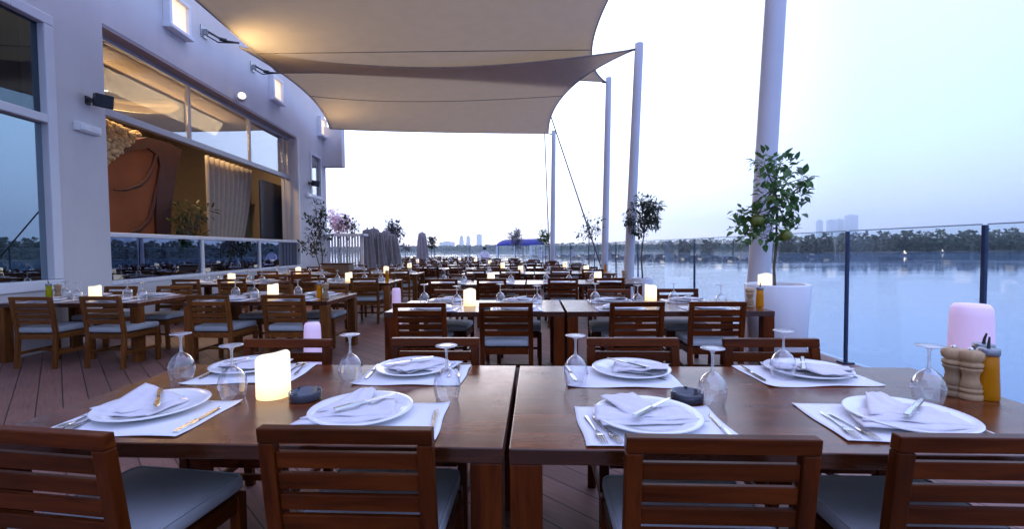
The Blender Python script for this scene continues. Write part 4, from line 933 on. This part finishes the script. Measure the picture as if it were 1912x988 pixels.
# rows by the building wall -----------------------------------------------
for j, y in enumerate((5.42, 8.3, 11.2, 14.0)):
    nm = ORD[j + 1] + ' wall block row '
    xr = -2.19 - (0.0, 0.05, 0.15, 0.2)[j]
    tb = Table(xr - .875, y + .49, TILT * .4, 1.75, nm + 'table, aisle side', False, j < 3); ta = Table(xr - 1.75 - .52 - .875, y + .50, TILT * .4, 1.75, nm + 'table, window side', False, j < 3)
    if j == 0: ux = {'b': (-3.42 - tb.x, -2.56 - tb.x), 'a': (-5.44 - ta.x, -4.62 - ta.x)}
    else: ux = {'b': (-.42, .5), 'a': (-.42, .4)}
    for t_, key in ((tb, 'b'), (ta, 'a')):
        for u, sg in zip(ux[key], ('building', 'water')): t_.chair(u, -1, .13 if j == 0 else .05, j > 2, ru(-.05, .05) - .03, f"slatted teak chair, near side {sg} end: {t_.name}")
        for u, sg in zip((-.4, .42), ('building', 'water')): t_.chair(u, 1, .05, j > 2, ru(-.08, .08), f"slatted teak chair, far side {sg} end: {t_.name}")
        for u in (-.42, .42):
            for sd in (-1, 1): t_.setting(u, sd, False, int(ru(0, 3)))
        CD.put(t_.P(ru(-.1, .1), ru(-.05, .1)), ru(0, 6), f"glowing candle: {t_.name}")
    if j == 0:
        ML.put(ta.P(-.62, .02), 0, 'wooden mill on the first wall block table, window side'); OG.put(ta.P(-.74, .02), 1, 'green oil bottle on the first wall block table, window side')
        ML.put(tb.P(.72, -.18), 0, 'wooden mill on the first wall block table, aisle side'); OB.put(tb.P(.64, -.18), 1, 'amber oil bottle on first wall block table, aisle side')
    elif j == 1: OB.put(tb.P(.7, 0), 1, 'amber oil bottle on second wall block table, aisle side')

# far rows across the whole terrace -----------------------------------------
FARR = [(5, 13.9, -2.9, 2.5), (6, 16.8, -3.9, 2.0), (7, 19.6, -4.8, 1.4), (8, 22.4, -5.4, .5), (9, 25.1, -6.0, -1.0), (10, 27.8, -6.8, -2.4), (11, 30.4, -8.0, -4.5)]
for k, y, x0, x1 in FARR:
    nt_ = int((x1 - x0 + .25) / 1.85); step = (x1 - x0 - 1.75) / max(1, nt_ - 1) if nt_ > 1 else 0
    for i in range(nt_):
        pos = ('nearest the railing', 'second from the railing', 'third from the railing', 'fourth from the railing')[nt_ - 1 - i] if nt_ - 1 - i < 4 else 'at the inner end'
        t_ = Table(x0 + .875 + i * step, y + .49, ru(-.05, .0), 1.75, f"{ORD[k]} row table {pos}")
        for u in (-.42, .42):
            for sd in (-1, 1):
                t_.chair(u + ru(-.05, .05), sd, ru(0, .1), True, ru(-.12, .12)); sdn = 'far' if sd > 0 else 'near'; en = 'building' if u < 0 else 'water'
                WG.put(t_.P(u + sd * -.2, sd * .14), 0, f"upturned wine glass, {sdn} side {en} end: {t_.name}")
                NAPS[int(ru(0, 3))].put(t_.P(u, sd * .3, TT - .024), t_.rz + (0 if sd < 0 else PI), f"folded pale napkin, {sdn} side {en} end: {t_.name}")
        if rnd() < .62: CD.put(t_.P(ru(-.3, .3), ru(-.1, .1)), 0, f"glowing candle: {t_.name}")

# ------------------------------------------------------------------ planting
def leafmesh(b, c, d, ln, wd, mi=0, curl=0.25):
    d = d.normalized(); s = d.cross(Vector((ru(-.4, .4), ru(-.4, .4), 1))); s = s.normalized() if s.length > 1e-4 else Vector((1, 0, 0)); u = s.cross(d)
    t0 = c; m1 = c + d * ln * .5 + u * ln * curl * .3; t1 = c + d * ln - u * ln * curl * .3
    a = c + d * ln * .35 + s * wd * .5 + u * wd * .25; e = c + d * ln * .35 - s * wd * .5 + u * wd * .25; a2 = c + d * ln * .7 + s * wd * .36 + u * wd * .1; e2 = c + d * ln * .7 - s * wd * .36 + u * wd * .1
    b.add([t0, a, a2, t1, e2, e, m1], [(0, 1, 6), (1, 2, 6), (2, 3, 6), (3, 4, 6), (4, 5, 6), (5, 0, 6)], mi, True)
def tree(name, base, trunk, clumps, leaf, lmat, label, cat='tree', group=None, per=26, droop=0.0, r0=.018, extra=None):
    """trunk: list of points rel. base; clumps: list of (centre, radius) crown clumps, each fed by a limb from the trunk top region."""
    e = empty(name, base, 0, label, cat, group); tp = [Vector(p) for p in trunk]
    b = MB(); nT = len(tp); b.tube(tp, [r0 * (1 - .45 * i / (nT - 1)) for i in range(nT)], 8)
    lf = MB(); ln, wd = leaf
    for (c, r, dens) in clumps:
        c = Vector(c); st = tp[max(1, nT - 1 - int(ru(0, 2)))]
        mid = st.lerp(c, .5) + Vector((ru(-.1, .1), ru(-.1, .1), ru(-.02, .1))) * r; b.tube([st, mid, c], [r0 * .5, r0 * .35, r0 * .18], 6)
        for q in range(int(per * dens)):
            dv = Vector((ru(-1, 1), ru(-1, 1), ru(-.9, 1))).normalized(); rad = r * rnd() ** .45; tip = c + dv * rad
            if q % 5 == 0: b.tube([c + (tip - c) * .15, c + (tip - c) * .6 + Vector((0, 0, .02 * r)), tip], [r0 * .16, r0 * .12, r0 * .06], 4)
            dd = (dv + Vector((ru(-.7, .7), ru(-.7, .7), ru(-.5, .6) - droop))).normalized(); k = ru(.65, 1.2); leafmesh(lf, tip, dd, ln * k, wd * k)
    b.build('trunk', BARK, e); lf.build('crown', lmat, e)
    return e
PLX, PLY = (1455 - 956) / FPX * 4.9, 4.9
def planter(name, x, y, rt, rb_, h, label, group='white planters along the railing'):
    e = empty(name, (x, y, 0), 0, label, 'planter', group)
    b = MB(); b.lathe([(0, 0), (rb_ - .02, 0), (rb_, .02), (rt, h - .015), (rt - .006, h), (rt - .035, h), (rt - .045, h - .02), (rt - .05, h - .09)], 48); b.build('pot', PLANTW, e)
    b = MB(); b.lathe([(rt - .048, h - .09), (rt * .5, h - .075), (0, h - .07)], 32); b.build('soil', SOIL, e); return e
planter('tall_planter', PLX - .02, PLY, .318, .272, .925, 'tall glossy white round planter holding the citrus tree')
def cl(px, py, r, dens=1.0, d=PLY, off=0.0): p = at_d(px, py, d + off); return ((p.x - PLX - 0, p.y - PLY, p.z - .85), r, dens)
tb_ = at_d(1447, 531, PLY); def_t = [(tb_.x - PLX, 0, 0), (at_d(1446, 500, PLY).x - PLX, .01, .25), (at_d(1449, 470, PLY).x - PLX, 0, .45), (at_d(1452, 430, PLY).x - PLX, .02, .66), (at_d(1450, 385, PLY).x - PLX, 0, .92), (at_d(1446, 345, PLY).x - PLX, 0, 1.1)]
clumps = [cl(1426, 302, .13, 1.1), cl(1455, 305, .13, 1.0, off=.05), cl(1480, 308, .09, .5), cl(1436, 330, .14, 1.2, off=-.08), cl(1460, 345, .14, 1.0, off=.1), cl(1497, 333, .09, .7), cl(1506, 340, .06, .4), cl(1440, 365, .15, 1.3, off=-.1), cl(1470, 372, .14, 1.1), cl(1492, 362, .10, .7, off=.1), cl(1482, 392, .12, .9), cl(1460, 400, .13, 1.0, off=.08), cl(1428, 400, .12, .9, off=-.1), cl(1405, 408, .13, 1.1), cl(1386, 398, .10, .7), cl(1378, 420, .09, .7, off=.05), cl(1400, 428, .11, .9, off=-.06), cl(1388, 445, .06, .5), cl(1425, 430, .12, .9), cl(1455, 425, .12, .9), cl(1476, 430, .10, .7), cl(1436, 445, .08, .5)]
ct = tree('citrus_tree', (PLX, PLY, .85), def_t, [(c_, r_ * .92, d_) for c_, r_, d_ in clumps], (.10, .062), LEAF, 'leafy citrus tree with green fruit growing in the white planter', per=28, r0=.016)
for px, py, r in ((1468, 440, .062), (1413, 412, .07), (1440, 372, .045)):
    p = at_d(px, py, PLY - .1); b = MB(); b.sphere((p.x - PLX, p.y - PLY, p.z - .85), r, 14, 0, (1, 1, .95)); b.build('fruit', FRUIT, ct)
p = at_d(1428, 528, PLY - .12); CD.put((p.x, p.y, .862), .3, 'glowing white candle standing on planter soil beside citrus trunk')
l = bpy.data.objects[CD.r.name]
def ball(px, py, w_, h_, d, n, rr, leaf, lmat, label, trunk_px, per=22, droop=0., r0=.02, name='terrace_tree', group='trees along the railing', pot=True):
    """crown filling a pixel ellipse at depth d"""
    base = Vector(((trunk_px - 956) / FPX * d, d, 0)); k = d / FPX
    c0 = at_d(px, py, d) - base; cls = []
    for i in range(n):
        while True:
            a, c_, q = ru(-1, 1), ru(-1, 1), ru(-1, 1)
            if a * a + c_ * c_ + q * q < 1: break
        cls.append(((c0.x + a * w_ / 2 * k, c0.y + q * w_ / 2 * k * .9, c0.z + c_ * h_ / 2 * k), rr * ru(.7, 1.2), ru(.6, 1.2)))
    ph_ = .55 if pot else 0
    if pot: planter('round_planter', base.x, base.y, .24, .18, ph_ + .07, 'white round planter under: ' + label[:60].rsplit(' ', 1)[0] if False else f'white round planter holding {label}')
    tr = [(0, 0, ph_), (ru(-.04, .04), 0, ph_ + (c0.z - ph_) * .4), (c0.x * .5, c0.y, ph_ + (c0.z - ph_) * .75), (c0.x, c0.y, c0.z)]
    return tree(name, base, tr, cls, leaf, lmat, label, 'tree', group, per, droop, r0)
ball(1205, 406, 66, 76, 10.6, 30, .12, (.11, .04), OLIVE, 'dense dark drooping tree in front of tilted mast', 1200, 52, .35)
ball(1100, 425, 54, 58, 14.2, 14, .15, (.10, .05), OLIVE, 'sparse open twiggy tree beside the second mast', 1100, 15, .0)
ball(1015, 447, 22, 30, 23.5, 12, .14, (.12, .09), LEAF, 'small rounded green tree by the farthest mast', 1013, 40, .0)
ball(963, 449, 28, 34, 24.8, 14, .18, (.34, .04), GREYL, 'spiky grey green tree in front of blue canopy', 963, 26, -.5)
ball(806, 452, 18, 24, 27.0, 9, .16, (.16, .10), OLIVE, 'thin dark tree behind the single closed parasol', 806, 24, .2)
ball(733, 432, 30, 34, 24.0, 16, .22, (.24, .10), GREYL, 'greyish broad crowned tree rising behind the closed parasols', 736, 30, .1, r0=.05)
ball(594, 420, 44, 78, 13.4, 22, .16, (.14, .05), OLIVE, 'tall dark shrub against the far building wall', 600, 20, .0, group='plants by the building')
ball(585, 462, 50, 48, 12.9, 12, .14, (.13, .05), OLIVE, 'lower bushy shrub at the wall below the far speaker', 596, 18, .0, group='plants by the building')
ball(632, 414, 40, 44, 18.8, 18, .26, (.13, .11), PINKF, 'pink blossoming bush beyond the far building corner', 634, 40, .0, group='plants by the building', pot=False)
ball(648, 424, 34, 28, 18.2, 9, .2, (.14, .07), OLIVE, 'dark leafy shrub growing in front of pink blossom', 650, 22, .0, group='plants by the building', pot=False)
ball(757, 463, 22, 10, 25.5, 7, .16, (.15, .07), GREYL, 'low grey shrub beyond the closed parasols', 757, 20, .0, pot=True)
# plant inside the window
def indoor():
    p = wl(362, 405, -0.9); wp = W2(p.y, -0.9, 0); cls = []
    for i in range(16): cls.append(((ru(-.25, .25), ru(-.45, .45), ru(1.35, 2.35)), .2, 1))
    tree('indoor_tree', wp, [(0, 0, .0), (.02, 0, .6), (0, .02, 1.2), (0, 0, 1.8)], cls, (.16, .05), OLIVE, 'dark bushy plant behind the long window glass', 'plant', None, 24, .3, .03)
indoor()

# ------------------------------------------------------------------ far-left terrace furniture
def parasol(px, d, topy, label, wd=.42):
    x = (px - 956) / FPX * d; top = at_d(px, topy, d).z; e = empty('closed_parasol', (x, d, 0), 0, label, 'parasol', 'closed grey parasols')
    b = MB(); b.tube([(0, 0, 0), (0, 0, top + .06)], .025, 10); b.build('pole', BLACKP, e)
    b = MB(); n = 44; V = []; prof = [(.04, top), (wd * .26, top - .05), (wd * .34, top - .3), (wd * .42, top * .6), (wd * .48, .9), (wd * .55, .42)]
    for r, z in prof:
        for k in range(n):
            a = 2 * PI * k / n; q = r * (1 + .28 * math.sin(a * 9 + z * 1.5) * min(1, r / .1)); V.append((q * math.cos(a), q * math.sin(a), z))
    b.add(V, [(i * n + k, (i + 1) * n + k, (i + 1) * n + (k + 1) % n, i * n + (k + 1) % n) for i in range(len(prof) - 1) for k in range(n)], 0, True); b.build('canopy', CLOTHG, e)
    b = MB(); b.lathe([(0, .06), (.26, .06), (.28, 0)], 20, smooth=False); b.build('base', BLACKP, e)
parasol(687, 17.5, 428, 'closed grey parasol nearest the white louvred screen', .52); parasol(699, 18.6, 426, 'closed grey parasol second from white louvred screen', .56); parasol(708, 17.9, 433, 'closed grey parasol in the middle of its cluster', .5)
parasol(722, 19.5, 430, 'closed grey parasol third from the screen, slightly apart', .5); parasol(733, 18.8, 437, 'closed grey parasol at cluster edge under the broad grey tree', .62); parasol(789, 24.0, 434, 'lone closed grey parasol standing apart in the far rows', .55)
def louvre():
    d = 16.6; x0, x1 = (613 - 956) / FPX * d, (677 - 956) / FPX * d; top = at_d(640, 437, d).z
    e = empty('louvred_screen', ((x0 + x1) / 2, d, 0), 0, 'white louvred screen beside the far building corner', 'screen'); w_ = x1 - x0
    b = MB(); b.box((0, 0, top - .04), (w_ + .3, .5, .08)); b.box((0, 0, .06), (w_, .08, .12))
    for s in (-1, 1): b.box((s * w_ / 2, 0, top / 2 - .04), (.08, .08, top - .08))
    b.build('frame', TRIM, e)
    b = MB(); n = 12
    for k in range(n): b.box((-w_ / 2 + w_ * (k + .5) / n, 0, (top - .1) / 2 + .06), (.055, .03, top - .2), 0, 0, None)
    b.build('slats', simple('louvre_paint', (0.55, 0.56, 0.62), .5), e)
louvre()
b = MB(); p0, p1 = at_d(606, 500, 12.6), at_d(656, 500, 12.6)
b.box(((p0.x + p1.x) / 2, 12.6, .47), (p1.x - p0.x, .4, .94), 0, .01); b.box(((p0.x + p1.x) / 2, 12.6, .955), (p1.x - p0.x + .06, .46, .03), 1, .005)
tag(b.build('service_counter', [simple('tan_board', (0.20, 0.12, 0.08), .5), W_X]), 'tan wooden service counter in front of white louvred screen', 'counter')
def canopy():
    d = 60; x0, x1 = (926 - 956) / FPX * d, (1012 - 956) / FPX * d; zr = at_d(950, 446, d).z; ze = at_d(950, 459, d).z
    e = empty('canopy_pavilion', ((x0 + x1) / 2, d, WL), 0, 'blue roofed canopy pavilion on a pier beyond the railing', 'pavilion'); w_ = x1 - x0
    b = MB()
    def roof(u, v):
        a = PI * v; x = (u - .5) * w_; k = min(1, math.sqrt(max(0, min(u, 1) / .18)) if u < .18 else 1)
        return (x, -1.8 * math.cos(a), (ze - WL) + (zr - ze) * k * math.sin(a) * (.85 + .15 * u))
    b.grid(roof, 20, 12); o = b.build('roof', BLUEC, e); solid(o, .05)
    b = MB()
    for x in (-w_ / 2 + .15, -w_ * .1, w_ * .25, w_ / 2 - .15):
        for y in (-1.7, 1.7): b.box((x, y, (ze - WL) / 2), (.1, .1, ze - WL))
    b.build('posts', TRIM, e)
    b = MB(); b.box((0, 0, .35), (w_ + 4, 5, .2)); b.build('pier_floor', simple('pier_boards', (.3, .28, .28), .8), e)
canopy()
def boat(px, py, label, k, lit=False):
    p = at_h(px, py, WL + .3); e = empty('small_boat', (p.x, p.y, WL), ru(-.3, .3), label, 'boat', 'small boats moored by the mangroves'); s = p.y / 245 * k
    b = MB(); secs = []
    for t, wd, z0 in ((-2.6, .8, .1), (-1, 1.0, -.1), (1, .9, -.1), (2.4, .45, .1), (3.2, .03, .5)): secs += [(t * s, -wd * s, .75 * s), (t * s, -wd * .6 * s, z0 * s), (t * s, wd * .6 * s, z0 * s), (t * s, wd * s, .75 * s)]
    b.add(secs, [(4 * i + q, 4 * i + q + 1, 4 * i + q + 5, 4 * i + q + 4) for i in range(4) for q in range(3)] + [(4 * i, 4 * i + 4, 4 * i + 7, 4 * i + 3) for i in range(4)] + [(0, 3, 2, 1)]); b.build('hull', simple('boat_hull_paint', (.12, .13, .16), .5), e)
    b = MB(); b.box((-.4 * s, 0, 1.2 * s), (1.8 * s, 1.3 * s, .9 * s), 0, .1 * s); b.build('cabin', simple('cabin_paint', (.25, .23, .22), .5), e)
    if lit: b = MB(); b.box((-.4 * s, -.7 * s, 1.6 * s), (1.2 * s, .08, .5 * s)); b.box((-.4 * s, 0, 2.4 * s), (.5 * s, .3 * s, 1.2 * s)); b.build('lamp', emit('boat_lamp', (1, .72, .4), 1.6) if 'boat_lamp' not in bpy.data.materials else bpy.data.materials['boat_lamp'], e)
boat(1690, 476, 'small boat with warm lamp before the mangroves across the water', .9, True); boat(1760, 471, 'faint small boat with orange light farther along the mangroves', .6, True); boat(1518, 478, 'small boat moored low beside mangroves behind the citrus tree', 1.0, False)
# seated guest far away
def guest():
    x, y = (905 - 956) / FPX * 25.6, 25.6
    me = bpy.data.meshes.new('person'); J = {'pel': (0, 0, .52), 'belly': (0, .02, .72), 'chest': (0, .03, .98), 'neck': (0, .02, 1.16), 'head': (0, 0, 1.30), 'top': (0, .01, 1.40)}
    vs = [Vector(v) for v in J.values()]; es = [(i, i + 1) for i in range(5)]; rs = [.16, .15, .17, .06, .095, .06]
    for s in (-1, 1):
        o = len(vs); vs += [Vector(q) for q in ((s * .19, .03, 1.08), (s * .25, -.06, .85), (s * .2, -.28, .76), (s * .10, -.05, .50), (s * .12, -.46, .50), (s * .12, -.48, .08), (s * .12, -.60, .05))]
        es += [(2, o), (o, o + 1), (o + 1, o + 2), (0, o + 3), (o + 3, o + 4), (o + 4, o + 5), (o + 5, o + 6)]; rs += [.075, .055, .04, .10, .075, .055, .04]
    me.from_pydata(vs, es, []); o = bpy.data.objects.new('person', me); C.objects.link(o); o.location = (x, y, 0)
    md = o.modifiers.new('skin', 'SKIN'); sv_ = me.skin_vertices[0].data
    for q, r in zip(sv_, rs): q.radius = (r, r)
    sv_[0].use_root = True; ss = o.modifiers.new('sub', 'SUBSURF'); ss.levels = ss.render_levels = 1
    me.materials.append(simple('white_shirt', (.62, .60, .68), .9)); tag(o, 'seated guest in pale clothing at the far end of terrace', 'person')
    b = MB(); b.sphere((0, .015, 1.335), .112, 12, 0, (1, 1, .95)); b.build('hair', simple('dark_hair', (.012, .01, .012), .6), o)
guest()
bpy.context.view_layer.update()
